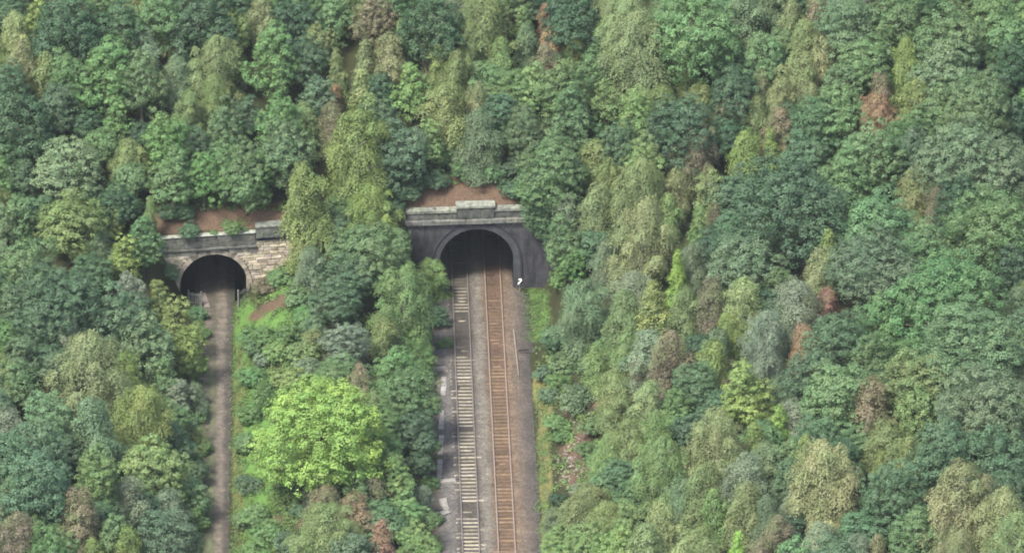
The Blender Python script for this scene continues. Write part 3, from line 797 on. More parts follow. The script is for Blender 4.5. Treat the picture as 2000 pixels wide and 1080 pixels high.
def crown_birch(name, W, H, seed, plumes=26, strands=60, per=15, leaf=0.135, cone=0.35, z0=0.10, droop=1.0, sparse=1.0, pr=0.165):
    """airy crown of hanging plumes: each plume is a small dome with sprays trailing from it"""
    rng = np.random.default_rng(seed)
    P, Nn, tone, hue, dr = [], [], [], [], []
    for i in range(plumes):
        t = (i + rng.uniform(0, 1)) / plumes
        t = 1 - (1 - t) ** 0.9
        # radius profile: rounded, drawn in towards the top by 'cone'
        prof = math.sqrt(max(0.02, 1 - (abs(t - 0.40) / 0.62) ** 2.2)) * (1 - cone * t)
        r1 = W * pr * rng.uniform(0.7, 1.35) * (1.08 - 0.38 * t)
        a = i * 2.39996 + rng.uniform(-0.6, 0.6)
        rr = max(0, W * 0.5 * prof - r1 * 0.75) * rng.uniform(0.35, 1.15)
        z = H * (z0 + (1 - z0) * t) - r1 * 0.75
        c = np.array([math.cos(a) * rr, math.sin(a) * rr, max(z, 0.25 * r1)])
        out = np.array([math.cos(a), math.sin(a), 0.0]); lt = rng.uniform(-0.2, 0.2); lh = rng.uniform(0, 1)
        ns = int(strands * (r1 / (W * pr)) ** 1.6)
        for s in range(ns):
            b = rng.uniform(0, 2 * math.pi); rad = r1 * rng.uniform(0, 1) ** 0.6
            o = np.array([math.cos(b) * rad, math.sin(b) * rad, 0.0])
            st = c + o * 0.75 + np.array([0, 0, r1 * 0.9 * (1 - (rad / r1) ** 2) + rng.normal(0, 0.16) * r1])
            L = r1 * rng.uniform(0.25, 1.15) * droop * (0.3 + 0.7 * rad / r1)
            dirn = (o / (r1 + 1e-6) * 0.5 + out * 0.12)
            k = max(4, int(per * rng.uniform(0.6, 1.25) * sparse)); u = np.linspace(0, 1, k)
            p = st + dirn[None] * (r1 * 0.8 * np.sqrt(u))[:, None] + np.array([0, 0, -1.0])[None] * (L * u ** 1.4)[:, None]
            p += rng.normal(0, 0.06, p.shape) + rng.normal(0, 0.05, (1, 3))
            P.append(p)
            nn = np.tile(o / (r1 + 1e-6) * 0.9 + out * 0.25 + np.array([0, 0, 0.65]), (k, 1)); Nn.append(nn)
            st_ = rng.normal(0, 0.08)
            tone.append(np.clip(0.5 + lt + st_ + rng.normal(0, 0.06, k), 0, 1)); hue.append(np.clip(0.5 * lh + 0.25 + rng.normal(0, 0.1, k), 0, 1))
            dr.append(np.tile(np.array([0, 0, -1.0]) + dirn * 0.5, (k, 1)))
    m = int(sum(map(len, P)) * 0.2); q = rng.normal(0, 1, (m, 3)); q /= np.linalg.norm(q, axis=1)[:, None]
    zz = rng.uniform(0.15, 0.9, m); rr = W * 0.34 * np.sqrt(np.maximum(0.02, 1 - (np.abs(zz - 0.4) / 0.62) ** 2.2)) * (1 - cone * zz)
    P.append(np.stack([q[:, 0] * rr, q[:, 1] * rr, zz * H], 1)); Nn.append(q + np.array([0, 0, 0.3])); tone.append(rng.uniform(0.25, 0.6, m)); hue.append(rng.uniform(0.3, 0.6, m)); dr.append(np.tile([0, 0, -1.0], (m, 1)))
    P = np.concatenate(P); P[:, 2] = np.maximum(P[:, 2], 0.02 * H)
    r_ = np.hypot(P[:, 0], P[:, 1]); k_ = W * 0.5 / np.percentile(r_, 97.5); P[:, :2] *= k_
    P[:, 2] *= H / np.percentile(P[:, 2], 99.7)
    return leaf_mesh(name, P, np.concatenate(Nn), leaf, np.concatenate(tone), np.concatenate(hue), rng, 0.7, np.concatenate(dr))

def trunk_mesh(name, W, H, seed, mat, birch=False):
    rng = random.Random(seed); t = MB(); r = 0.028 * H if not birch else 0.017 * H
    n = 7; bend = [(rng.uniform(-1, 1) * 0.02 * H, rng.uniform(-1, 1) * 0.02 * H) for _ in range(n)]
    top = 0.80 if birch else 0.70
    pts = [(bend[i][0] * i / n, bend[i][1] * i / n, H * (-0.04 + (top + 0.04) * i / (n - 1))) for i in range(n)]
    t.tube(pts, [r * (1.25 if i == 0 else 1 - 0.86 * i / (n - 1)) for i in range(n)], 7)
    for i in range(9 if not birch else 11):
        z = H * (0.28 + 0.5 * i / 10); a = i * 2.4 + rng.uniform(-0.4, 0.4); L = W * (0.26 if birch else 0.36) * rng.uniform(0.7, 1.1) * (1.1 - 0.5 * i / 10)
        k = min(n - 1, int((z / H + 0.04) / (top + 0.04) * (n - 1))); bx, by = pts[k][0], pts[k][1]
        q = [(bx, by, z)] + [(bx + math.cos(a) * L * f, by + math.sin(a) * L * f, z + H * (0.16 if not birch else 0.10) * f ** 0.8 + rng.uniform(-0.1, 0.1)) for f in (0.4, 0.75, 1.0)]
        t.tube(q, [r * 0.42, r * 0.30, r * 0.18, r * 0.06], 5)
    return t.data(name, mat, True)

PROTO = {}
def proto(key, W, H, crown, birch=False, seed=0):
    PROTO.setdefault(key, []).append((W, H, crown, trunk_mesh('trunk', W, H, seed, M['birch_bark'] if birch else M['bark'], birch)))
for s in range(4): proto('O3', 9.0, 9.5, crown_broad('crown', 9.0, 9.5, 10 + s, 27, 1.35, 44, 0.175, 0.12, 0.18, 0.05, 1.0, 0.34, 0.36), seed=s)
for s in range(6): proto('O2', 5.6, 7.0, crown_broad('crown', 5.6, 7.0, 20 + s, 20, 1.35, 42, 0.155, 0.16, 0.195, 0.05, 1.0, 0.36, 0.30), seed=10 + s)
for s in range(3): proto('O1', 3.4, 4.6, crown_broad('crown', 3.4, 4.6, 30 + s, 14, 1.35, 38, 0.14, 0.18, 0.22, 0.04, 1.0, 0.36, 0.25), seed=20 + s)
for s in range(4): proto('A2', 5.4, 8.4, crown_broad('crown', 5.4, 8.4, 40 + s, 22, 1.35, 42, 0.16, 0.38, 0.17, 0.04, 1.45, 0.42, 0.30), seed=30 + s)
for s in range(3): proto('A1', 3.3, 5.4, crown_broad('crown', 3.3, 5.4, 50 + s, 15, 1.35, 38, 0.14, 0.42, 0.19, 0.04, 1.45, 0.40, 0.25), seed=40 + s)
for s in range(3): proto('B3', 6.6, 8.6, crown_birch('crown', 6.6, 8.6, 60 + s, 60, 125, 7, 0.118, 0.08, 0.03, 0.9, pr=0.135), True, 50 + s)
for s in range(6): proto('B2', 4.0, 6.6, crown_birch('crown', 4.0, 6.6, 70 + s, 38, 92, 7, 0.112, 0.15, 0.03, 0.9, pr=0.17), True, 60 + s)
for s in range(4): proto('B1', 2.6, 4.8, crown_birch('crown', 2.6, 4.8, 80 + s, 26, 62, 7, 0.10, 0.18, 0.03, 0.9, pr=0.20), True, 70 + s)
for s in range(4): proto('C1', 2.7, 5.8, crown_birch('crown', 2.7, 5.8, 90 + s, 32, 56, 7, 0.115, 0.58, 0.03, 0.7, pr=0.17), True, 80 + s)
proto('W2', 4.2, 9.6, crown_birch('crown', 4.2, 9.6, 95, 40, 70, 14, 0.125, 0.30, 0.03, 2.0, pr=0.18), True, 90)
proto('L3', 9.0, 9.5, crown_broad('crown', 9.0, 9.5, 18, 44, 1.5, 44, 0.165, 0.06, 0.145, 0.03, 1.0, 0.16, 0.34), seed=7)
for s in range(4): proto('S1', 2.4, 1.9, crown_broad('crown', 2.4, 1.9, 100 + s, 10, 1.3, 34, 0.13, 0.05, 0.24, 0.0, 1.0, 0.34, 0.22), seed=95 + s)

PAL = {  # real leaf colours (linear)
    'dk': ((0.050, 0.096, 0.052), 'dark green'), 'md': ((0.096, 0.168, 0.074), 'mid-green'), 'fg': ((0.094, 0.178, 0.066), 'fresh green'),
    'lg': ((0.132, 0.212, 0.080), 'light green'), 'gg': ((0.112, 0.170, 0.092), 'grey-green'), 'sv': ((0.150, 0.200, 0.128), 'silvery green'),
    'ol': ((0.146, 0.198, 0.080), 'olive-green'), 'po': ((0.176, 0.222, 0.102), 'pale olive'), 'tn': ((0.188, 0.214, 0.108), 'straw-yellow'),
    'yg': ((0.160, 0.226, 0.072), 'yellow-green'), 'lm': ((0.165, 0.282, 0.066), 'lime-green'), 'br': ((0.155, 0.142, 0.092), 'brown'), 'ru': ((0.250, 0.168, 0.102), 'rust-red'),
    'pk': ((0.190, 0.168, 0.108), 'pinkish-brown'), 'te': ((0.076, 0.136, 0.073), 'blue-green')}
PATCHY = {'br': 0.45, 'ru': 0.75, 'pk': 0.35, 'tn': 0.5, 'lm': 0.8, 'yg': 0.6}
# ------------------------------------------------------------------ every tree: crown-top pixel, crown width in pixels, kind, colour[, height in m][, anchor key]
# kinds: O domed, A upright, B birch, C pointed birch, W weeping birch, S shrub
T = []
def t(u, v, w, k, c, h=None, key=None): T.append([u, v, w, k, c, h, key])
# along the top edge, left to right
t(28,20,78,'B','po'); t(72,-6,62,'A','yg',6.5,'yellowtop'); t(128,-12,135,'O','dk'); t(238,0,105,'O','dk'); t(318,-18,110,'O','md'); t(388,-12,125,'O','dk'); t(462,18,66,'A','lg'); t(508,-8,64,'B','po')
t(572,-4,84,'O','dk'); t(648,-6,74,'O','md'); t(725,-14,98,'O','br',None,'greybrown'); t(842,-10,128,'O','dk'); t(942,-8,112,'B','ol',7.5); t(1018,14,52,'A','lg'); t(1064,8,38,'B','ru',4.5); t(1115,-14,110,'O','dk')
t(1222,-16,105,'B','po'); t(1352,-10,160,'O','md'); t(1462,-12,90,'B','gg'); t(1544,2,52,'B','tn'); t(1594,-6,54,'B','pk'); t(1652,-4,115,'O','gg'); t(1760,-14,125,'O','md'); t(1850,12,130,'O','md'); t(1932,-12,115,'O','md'); t(1992,6,80,'O','lg')
# upper left wood
t(326,38,50,'B','po'); t(242,64,50,'B','ol'); t(286,54,54,'B','sv'); t(422,70,112,'B','ol',7.0); t(40,84,62,'B','tn'); t(84,98,54,'B','ol'); t(135,96,92,'A','md'); t(202,74,125,'A','fg',9.5,'midtree'); t(272,98,100,'A','md'); t(226,198,62,'A','fg')
t(18,122,84,'O','dk'); t(42,188,120,'O','dk'); t(104,168,76,'O','te'); t(345,108,60,'B','gg'); t(370,174,60,'B','ol'); t(412,152,62,'B','ol'); t(440,192,92,'A','md'); t(326,218,100,'A','fg'); t(532,44,112,'A','fg',9.5,'ashcentre')
t(626,48,60,'A','ol'); t(602,78,84,'O','te'); t(660,96,52,'C','ol'); t(706,80,52,'C','po'); t(786,38,52,'C','lg'); t(766,70,72,'B','tn'); t(846,70,52,'B','br'); t(858,90,54,'B','yg'); t(888,98,72,'B','ol'); t(914,60,62,'B','lg'); t(978,72,56,'B','lg')
t(802,128,78,'A','lg',6.5,'lightash'); t(706,138,72,'C','ol'); t(652,168,36,'B','ru',3.0); t(650,200,60,'B','br'); t(862,163,92,'B','ol'); t(936,163,62,'B','tn'); t(722,184,72,'C','lg'); t(742,200,92,'O','te'); t(786,238,110,'O','te',8.0); t(540,184,92,'A','fg'); t(562,238,120,'O','md')
t(832,236,72,'A','lg'); t(940,214,84,'B','gg'); t(1030,44,50,'B','gg'); t(1076,50,58,'B','ru',4.5,'redbrown'); t(1066,84,52,'B','br'); t(1110,18,52,'B','tn'); t(1122,54,50,'B','yg'); t(1146,58,34,'B','ru',3.2)
t(480,270,100,'A','md'); t(620,150,70,'O','te')
# the big pale birch and its neighbours
t(1248,24,155,'B','po',10.0,'bigbirch'); t(1332,58,84,'B','ol'); t(1188,34,62,'B','lg'); t(1170,94,72,'A','md'); t(1392,60,84,'O','gg'); t(1496,64,92,'O','md'); t(1432,138,100,'O','dk'); t(1430,158,70,'B','pk',6.0,'tanbirch'); t(1480,186,52,'B','ol'); t(1492,138,44,'B','tn')
t(1354,236,106,'B','pk',6.5,'redtan'); t(1100,112,112,'A','md'); t(1046,124,72,'A','lg'); t(1122,168,102,'A','md'); t(1182,158,74,'A','lg'); t(1242,174,84,'A','lg'); t(1290,218,64,'O','gg'); t(1030,212,92,'O','md'); t(1332,186,120,'O','dk'); t(1210,240,90,'O','te')
# upper right wood
t(1660,44,56,'B','ol'); t(1570,40,62,'B','ol'); t(1612,58,58,'B','tn'); t(1566,102,92,'B','tn',6.0,'strawtop'); t(1528,148,60,'B','po'); t(1582,163,42,'B','tn'); t(1520,60,62,'O','md'); t(1692,74,92,'O','md'); t(1650,128,82,'O','md'); t(1770,78,76,'B','yg',6.5,'paleyellow')
t(1722,148,62,'B','pk'); t(1786,158,72,'B','ol'); t(1850,70,115,'O','gg'); t(1962,34,96,'O','md'); t(1985,80,90,'O','dk'); t(1916,130,145,'O','md',9.0,'rightdome'); t(1842,148,92,'O','md'); t(1990,192,66,'O','dk'); t(1710,188,112,'B','ru',5.5,'rust')
t(1640,168,100,'O','md'); t(1598,188,92,'O','te'); t(1587,214,50,'C','lm',4.5,'brightleft'); t(1641,214,48,'C','yg',4.5); t(1520,214,62,'B','pk'); t(1456,256,84,'B','yg'); t(1512,248,46,'C','yg'); t(1822,192,84,'O','md'); t(1868,208,74,'O','lg'); t(1912,193,94,'O','gg'); t(1772,228,84,'O','md')
t(1570,258,92,'O','te'); t(1700,242,125,'O','md'); t(1650,298,105,'O','md'); t(1792,256,94,'O','te'); t(1530,318,228,'O','dk',12.0,'darkoak'); t(1786,328,76,'B','tn',5.5,'tantwin'); t(1832,368,62,'B','br',5.0); t(1722,376,125,'O','md'); t(1886,246,150,'O','gg'); t(1962,276,125,'O','gg'); t(1872,346,90,'O','dk')
t(1942,374,185,'O','md',10.0,'rightoak'); t(1806,432,105,'O','md'); t(1702,458,155,'O','te',8.5); t(1862,506,210,'O','md',10.5,'greatdome'); t(1626,453,58,'C','yg',6.5,'leaning'); t(1598,488,72,'B','po'); t(1662,463,46,'B','ru',4.2); t(1985,470,90,'O','dk')
t(1556,548,84,'B','sv'); t(1526,590,54,'B','gg'); t(1612,563,62,'B','ru',4.5,'rustmid'); t(1572,636,62,'B','ru',5.0); t(1722,582,96,'O','md'); t(1640,612,108,'O','te'); t(1702,652,84,'O','md'); t(1902,606,205,'O','md',9.5); t(1792,686,115,'O','lg'); t(1582,686,108,'O','te'); t(1645,712,130,'O','md',8.0)
t(1700,736,92,'B','pk',7.0,'browncol'); t(1741,755,46,'C','ol',4.2); t(1920,720,185,'O','gg',9.5,'greydomeright'); t(1792,762,76,'O','lg'); t(1992,640,90,'O','md'); t(1502,610,104,'B','sv',7.0,'silver')
# centre right wood
t(1257,260,88,'A','lg'); t(1186,308,62,'B','ol'); t(1252,310,104,'B','po'); t(1170,355,78,'B','po'); t(1252,386,135,'B','po',10.0,'palebig'); t(1320,333,62,'B','tn'); t(1386,331,56,'B','po'); t(1364,400,52,'C','lg'); t(1310,378,52,'B','lg'); t(1396,398,38,'B','br'); t(1110,383,58,'B','sv')
t(1118,478,62,'A','fg',4.6); t(1326,486,48,'C','lm',6.2,'spire'); t(1452,458,125,'O','gg',7.5); t(1494,452,40,'B','ol'); t(1350,478,62,'B','gg'); t(1184,470,64,'B','gg'); t(1075,322,110,'O','md',7.5); t(1062,372,80,'O','te',5.5); t(1098,268,100,'A','md')
t(1142,546,130,'B','gg',7.5,'greyover'); t(1280,551,78,'C','yg',7.0,'cone'); t(1220,570,72,'B','lg'); t(1342,560,64,'B','lg'); t(1386,546,64,'B','br'); t(1452,546,72,'B','po'); t(1430,610,62,'B','yg'); t(1396,666,72,'B','yg'); t(1412,700,74,'B','pk',3.6); t(1230,640,64,'B','lg'); t(1312,643,72,'B','pk'); t(1250,688,48,'B','pk',3.6); t(1296,690,54,'B','br')
t(1360,706,96,'O','te',5.5); t(1166,668,54,'B','lg'); t(1200,722,68,'B','ol'); t(1270,746,78,'B','po'); t(1460,705,115,'A','yg',8.0,'limeround'); t(1400,640,60,'B','gg')
t(1230,818,64,'B','ol'); t(1290,806,66,'B','lg'); t(1400,798,115,'B','po'); t(1290,856,112,'B','lg',7.0); t(1372,902,84,'B','ol'); t(1470,828,52,'C','yg'); t(1525,793,54,'C','lm',5.0); t(1456,882,84,'B','sv'); t(1150,948,92,'B','ol',3.6); t(1225,978,66,'A','lg'); t(1300,976,84,'B','po'); t(1268,1018,92,'B','po')
t(1402,956,54,'B','lg'); t(1460,940,74,'B','ol'); t(1092,1028,84,'A','lg',4.5); t(1150,1012,94,'A','lg',5.5); t(1202,1028,84,'A','lg'); t(1436,1040,58,'C','lm'); t(1336,1036,80,'B','po'); t(1384,1052,66,'B','ol'); t(1482,1048,60,'B','br'); t(1330,930,60,'B','gg'); t(1500,960,60,'B','gg'); t(1545,900,60,'O','te'); t(1186,850,60,'B','lg',4.5)
# lower right corner
t(1580,852,58,'B','yg'); t(1622,864,142,'B','tn',9.5,'straw'); t(1740,897,104,'O','te',8.0,'tealdome'); t(1650,858,72,'O','dk'); t(1600,816,84,'O','te'); t(1770,848,64,'B','ol'); t(1720,878,34,'C','yg'); t(1872,906,150,'B','tn',9.5,'strawcorner'); t(1952,955,110,'B','po'); t(1792,992,84,'O','md'); t(1550,1046,72,'O','md'); t(1632,1052,84,'O','te'); t(1720,1042,38,'B','pk')
t(1518,1006,62,'B','pk'); t(1850,826,125,'O','te'); t(1936,838,125,'O','te'); t(1968,920,90,'O','dk'); t(1990,1000,100,'B','po'); t(1870,1030,100,'B','tn'); t(1985,770,90,'O','md')
# left wood by the stone portal
t(132,270,132,'O','gg',7.5,'greydome'); t(8,310,56,'A','fg'); t(52,312,64,'O','dk'); t(30,378,74,'O','md'); t(6,402,64,'O','gg'); t(336,288,112,'A','md',7.0); t(396,300,84,'A','fg',6.0); t(440,268,84,'A','md'); t(492,296,84,'A','fg',6.2); t(136,388,136,'O','ol',7.0,'hawthorn'); t(182,386,44,'A','lg'); t(222,400,40,'A','yg',4.2)
t(288,386,38,'C','lg',5.0,'sprig'); t(276,428,84,'A','md',6.0); t(240,460,66,'A','yg',5.5,'yellowround'); t(50,468,112,'O','md'); t(102,522,150,'O','te',9.0); t(216,558,122,'O','te'); t(250,528,64,'A','sv'); t(310,545,54,'A','yg'); t(340,577,80,'A','yg',6.5,'yellowleft'); t(364,638,76,'A','yg'); t(272,608,106,'O','gg'); t(302,658,64,'B','gg')
t(126,612,64,'B','sv'); t(168,648,150,'B','po',10.0,'tansilver'); t(246,688,78,'B','yg'); t(272,758,104,'B','yg'); t(12,628,66,'O','fg'); t(44,656,64,'O','gg'); t(32,702,76,'O','md'); t(345,742,58,'O','sv',4.0); t(322,698,64,'A','md'); t(356,790,56,'A','gg',4.5); t(82,768,94,'O','gg'); t(182,778,94,'B','gg')
t(62,828,104,'O','te'); t(12,846,94,'O','te'); t(64,886,124,'O','te'); t(190,868,94,'A','lg'); t(302,856,132,'O','lg',7.5,'palebroad'); t(374,932,64,'O','md',4.5); t(152,952,80,'B','pk'); t(20,932,54,'B','ol'); t(52,972,50,'B','ol'); t(28,1002,84,'B','pk',6.0,'pinkcorner'); t(100,1026,98,'O','fg',6.0,'freshcorner'); t(182,1052,54,'B','yg'); t(252,1032,58,'B','yg')
t(326,1000,128,'O','te',7.5,'tealcorner'); t(222,1004,68,'O','md'); t(120,690,70,'O','te'); t(70,590,90,'O','te'); t(20,560,80,'O','te')
# middle ridge
t(602,316,104,'W','yg',11.0,'weeping'); t(696,226,150,'B','yg',10.5,'talltwin'); t(726,362,104,'B','yg',6.5); t(720,446,140,'O','md',7.0); t(772,468,62,'A','lg',4.5); t(844,510,72,'B','lg',4.2,'overhang'); t(782,514,132,'B','lg',8.5,'ridgebirch'); t(650,546,98,'A','te',5.5); t(676,628,98,'A','sv',5.5); t(742,614,54,'B','ol',4.5); t(762,660,40,'S','br',2.0)
t(772,676,110,'A','fg',6.5); t(796,724,116,'O','md',6.5); t(806,806,92,'O','te',5.0); t(706,710,52,'B','pk',6.0,'brownslim'); t(726,764,34,'C','ol',4.2); t(618,750,244,'L','lm',10.8,'lime'); t(762,888,92,'A','lg',5.0); t(632,948,74,'B','pk',4.5); t(642,984,112,'B','ol',6.0); t(694,964,74,'B','pk',4.5); t(726,924,58,'B','pk',4.0); t(742,1018,68,'C','ru',5.5,'rustsmall'); t(792,962,84,'A','lg',4.8); t(812,1028,84,'A','lg',4.8)
t(610,480,70,'B','gg',5.0); t(820,660,60,'B','fg',3.5); t(856,600,50,'A','te',2.4); t(680,500,90,'O','te',6.0)
t(1108,424,92,'A','md',7.5); t(1052,384,86,'O','md',4.2); t(1086,400,70,'A','fg',4.4)
t(1425,416,64,'O','te',3.6)
# shrubs on the banks
for a in [(520,640,60,'fg'),(566,632,60,'fg'),(598,600,60,'fg'),(500,660,56,'md'),(490,640,50,'fg'),(540,668,60,'lg'),(516,690,42,'sv'),(590,672,62,'lg'),(600,700,60,'gg'),(560,720,64,'yg'),(490,720,54,'fg'),(520,752,60,'fg'),(640,720,64,'md'),(488,790,56,'fg'),(480,850,52,'md'),
          (486,930,54,'te'),(500,985,60,'fg'),(520,1020,56,'fg'),(478,1000,46,'md'),(560,1040,52,'te'),(500,1056,60,'fg'),(590,985,44,'te'),(545,530,50,'md'),(520,545,50,'br'),(585,560,60,'md'),(372,560,44,'te'),(386,600,40,'te'),(392,640,40,'fg'),(384,700,44,'fg'),(382,800,44,'fg'),(388,860,44,'fg'),(330,520,44,'te'),
          (1062,716,44,'te'),(1090,728,54,'fg'),(1072,760,44,'gg'),(1128,756,74,'gg'),(1086,812,44,'md'),(1100,840,40,'fg'),(1160,818,54,'md'),(1148,862,50,'fg'),(1130,945,40,'sv'),(1090,962,38,'dk'),(1112,984,40,'sv'),(1174,880,60,'fg'),(1188,920,70,'md'),(1200,800,60,'gg'),(1150,700,56,'md'),(1102,690,60,'md'),(1050,420,54,'te'),(1078,470,40,'fg'),(1096,540,40,'fg'),(1040,392,50,'md'),
          (846,1000,40,'md'),(838,930,40,'fg'),(846,860,34,'md'),(868,660,34,'fg'),(842,1050,44,'fg'),(455,436,40,'fg'),(330,404,44,'te'),(360,398,44,'te'),(850,330,60,'te'),(1000,352,60,'te'),(960,320,60,'md'),(800,352,60,'te'),(418,466,17,'fg'),(478,444,15,'fg'),(372,470,13,'gg'),(770,392,50,'te')]:
    t(a[0], a[1], a[2], 'S', a[3])
# ------------------------------------------------------------------ plant the trees
ANCH = {
 'yellowtop': ('sparse yellow-green tree with bare stem at the top left edge', 'sparse yellow tree by the top left'),
 'greybrown': ('grey-brown domed tree at the top edge, turning early', 'grey-brown dome at the top edge'),
 'midtree': ('broad fresh green tree with many upright leaders in the upper left wood', 'broad many-leadered green tree'),
 'ashcentre': ('tall fresh green upright tree above the gap between both portals', 'tall fresh green tree above the stone portal'),
 'lightash': ('light green upright tree in the middle of the wood above the portals', 'light green tree above the portals'),
 'redbrown': ('reddish-brown birch close to the top edge, right of centre', 'reddish-brown birch near the top'),
 'bigbirch': ('largest pale birch of the upper wood, with pale hanging sprays', 'largest pale upper birch'),
 'tanbirch': ('pinkish-tan birch at the edge of the upper right wood', 'pinkish-tan upper birch'),
 'redtan': ('wide birch with reddish-tan top beside the largest dark dome', 'wide reddish-tan birch'),
 'strawtop': ('broad straw-yellow birch in the upper right wood', 'broad straw birch in the upper wood'),
 'paleyellow': ('pale yellow birch with visible stems standing among dark domes', 'pale yellow birch'),
 'rightdome': ('large mid-green dome beside the dark gap at the right edge', 'large dome by the right-hand gap'),
 'rust': ('vivid rust-orange leaning tree in the upper right wood', 'vivid rust-orange tree'),
 'brightleft': ('bright lime young tree, left of the small pair before the rust-orange tree', 'bright young pair'),
 'darkoak': ('largest dark green round tree, right of centre', 'largest dark round tree'),
 'tantwin': ('straw-tan birch with ragged top, upper of a touching pair', 'straw-tan pair of birches'),
 'rightoak': ('very broad mid-green tree cut by the right edge', 'very broad tree at the right edge'),
 'greatdome': ('great mid-green dome, largest on the right side of the wood', 'great right-hand dome'),
 'leaning': ('tall narrow yellow-green birch beside a small rust-red one', 'narrow yellow-green birch'),
 'rustmid': ('rust-red birch, upper of two standing against green domes', 'upper rust-red birch'),
 'browncol': ('tall pinkish-brown birch with pale stem amid dark domes', 'tall pinkish-brown birch'),
 'greydomeright': ('smooth grey-green dome low at the right edge', 'smooth grey-green right dome'),
 'silver': ('silvery birch with hanging sprays in the centre right wood', 'silvery hanging birch'),
 'palebig': ('big pale olive birch with white trunk showing, right of the brick portal', 'big pale birch right of the brick portal'),
 'spire': ('lime-green pointed birch like a spire, right of the brick portal', 'lime-green spire'),
 'greyover': ('grey-green spreading birch beside the bright grass bank', 'spreading birch by the grass bank'),
 'cone': ('yellow-green cone-shaped birch in front of the lime-green spire', 'yellow-green cone birch'),
 'limeround': ('rounded yellow-green tree in the lower right wood', 'rounded yellow-green tree'),
 'straw': ('big straw-yellow birch, left of the two large ones at lower right', 'left big straw birch'),
 'tealdome': ('blue-green dome between the two big straw-yellow birches', 'blue-green dome between straw birches'),
 'strawcorner': ('big straw-yellow birch in the lower right corner', 'straw birch in the corner'),
 'greydome': ('smooth grey-green dome, left of the stone portal', 'smooth grey-green left dome'),
 'hawthorn': ('olive-grey bushy tree beside the stone portal', 'olive-grey bushy tree'),
 'sprig': ('thin light green pointed tree at the end of the stone parapet', 'thin pointed tree by the stone parapet'),
 'yellowround': ('small rounded yellow-green tree left of the stone tunnel mouth', 'small yellow tree by the stone mouth'),
 'yellowleft': ('bright yellow-green tree hanging over the dirt track by the stone portal', 'bright yellow tree over the dirt track'),
 'tansilver': ('big pale birch with white stem in the wood left of the dirt track', 'big pale birch left of the dirt track'),
 'palebroad': ('pale green broad tree reaching the dirt track at lower left', 'pale broad tree by the dirt track'),
 'pinkcorner': ('pinkish-brown birch in the lower left corner', 'pinkish birch in the lower left corner'),
 'freshcorner': ('fresh green round tree on the bottom edge at left', 'fresh green tree on the bottom edge'),
 'tealcorner': ('dark blue-green round tree beside the dirt track at the bottom edge', 'blue-green tree by the track bottom'),
 'weeping': ('tall weeping yellow-green birch covering the end of the stone portal', 'tall weeping birch'),
 'talltwin': ('tall yellow-green birch standing behind the weeping one between the portals', 'tall yellow-green birch between the portals'),
 'overhang': ('small light green birch hanging before the mouth of the brick portal', 'small birch before the brick mouth'),
 'ridgebirch': ('broad light green birch on the ridge beside the brick portal', 'broad ridge birch'),
 'brownslim': ('slim pinkish-brown birch behind the lime-green tree', 'slim brown ridge birch'),
 'lime': ('large bright lime-green round tree on the ridge between the lines', 'large bright lime tree'),
 'rustsmall': ('small rust-red pointed birch on the bottom edge between the lines', 'small rust-red birch between the lines'),
}
LAND = {'stone_portal': (440, 480, 'stone portal'), 'brick_portal': (930, 440, 'brick portal'), 'pipe': (1022, 684, 'black pipe'), 'trough': (868, 722, 'cable trough'), 'rubble': (1120, 880, 'stony bare bank'), 'grasspatch': (1040, 615, 'bright grass bank'), 'fence': (478, 585, 'pale metal fence')}
# fill the remaining gaps of the wood with lower trees
ELL = []
def cover(q):
    u, v, w, k, c, h = q[:6]; Wm = w / 20.3 * 1.06
    if h is None: h = HGT(k, Wm)
    ELL.append((u, v + 0.5 * h * 17.9, 0.52 * w, 0.50 * h * 17.9))
def HGT(k, Wm): return {'L': 1.2 * Wm, 'O': 1.05 * Wm + 1.6, 'A': 1.25 * Wm + 1.6, 'B': 1.15 * Wm + 2.0, 'C': 1.5 * Wm + 1.8, 'W': 2.2 * Wm, 'S': 0.62 * Wm}[k]
for q in T: cover(q)
def is_open(u, v):
    return (385 < u < 476 and v > 555) or (300 < u < 580 and 385 < v < 612) or (455 < u < 600 and v > 560) or (840 < u < 1080 and v > 430) or (765 < u < 1105 and 335 < v < 585) or (1045 < u < 1175 and 680 < v < 1010)
cells = [(u, v) for u in range(-10, 2020, 26) for v in range(0, 1085, 22) if not is_open(u, v)]
random.Random(3).shuffle(cells)
nfill = 0
for u, v in cells:
    if any(((u - a) / c_) ** 2 + ((v - b_) / d_) ** 2 < 1 for a, b_, c_, d_ in ELL): continue
    k = ['O', 'A', 'B', 'O', 'B'][nfill % 5]; col = {'O': ['te', 'md', 'dk', 'gg'], 'A': ['md', 'fg', 'te'], 'B': ['gg', 'ol', 'sv', 'lg']}[k][nfill % 3]
    w = RNG.uniform(64, 96); h = HGT(k, w / 20.3) * 0.72
    q = [u, v - 0.4 * h * 17.9, w, k, col, h, None]
    if is_open(u, q[1] + h * 17.9) or is_open(u - w / 2, q[1] + h * 12) or is_open(u + w / 2, q[1] + h * 12): q[2] = w = 46; q[5] = h = 2.6; q[1] = v - 20
    T.append(q); cover(q); nfill += 1
print('filler trees', nfill, 'trees', len(T))
KN = {'L': ('broadleaf_tree', 'round-crowned tree', 'tree'), 'O': ('broadleaf_tree', 'round-crowned tree', 'tree'), 'A': ('broadleaf_tree', 'upright tree', 'tree'), 'B': ('birch_tree', 'birch', 'tree'), 'C': ('birch_tree', 'pointed birch', 'tree'), 'W': ('birch_tree', 'weeping birch', 'tree'), 'S': ('shrub', 'shrub', 'shrub')}
used = set()
for e in T:
    if e[6]: used.add(ANCH[e[6]][0])
anchors = [(e[0], e[1] + 40, ANCH[e[6]][1]) for e in T if e[6]] + list(LAND.values())

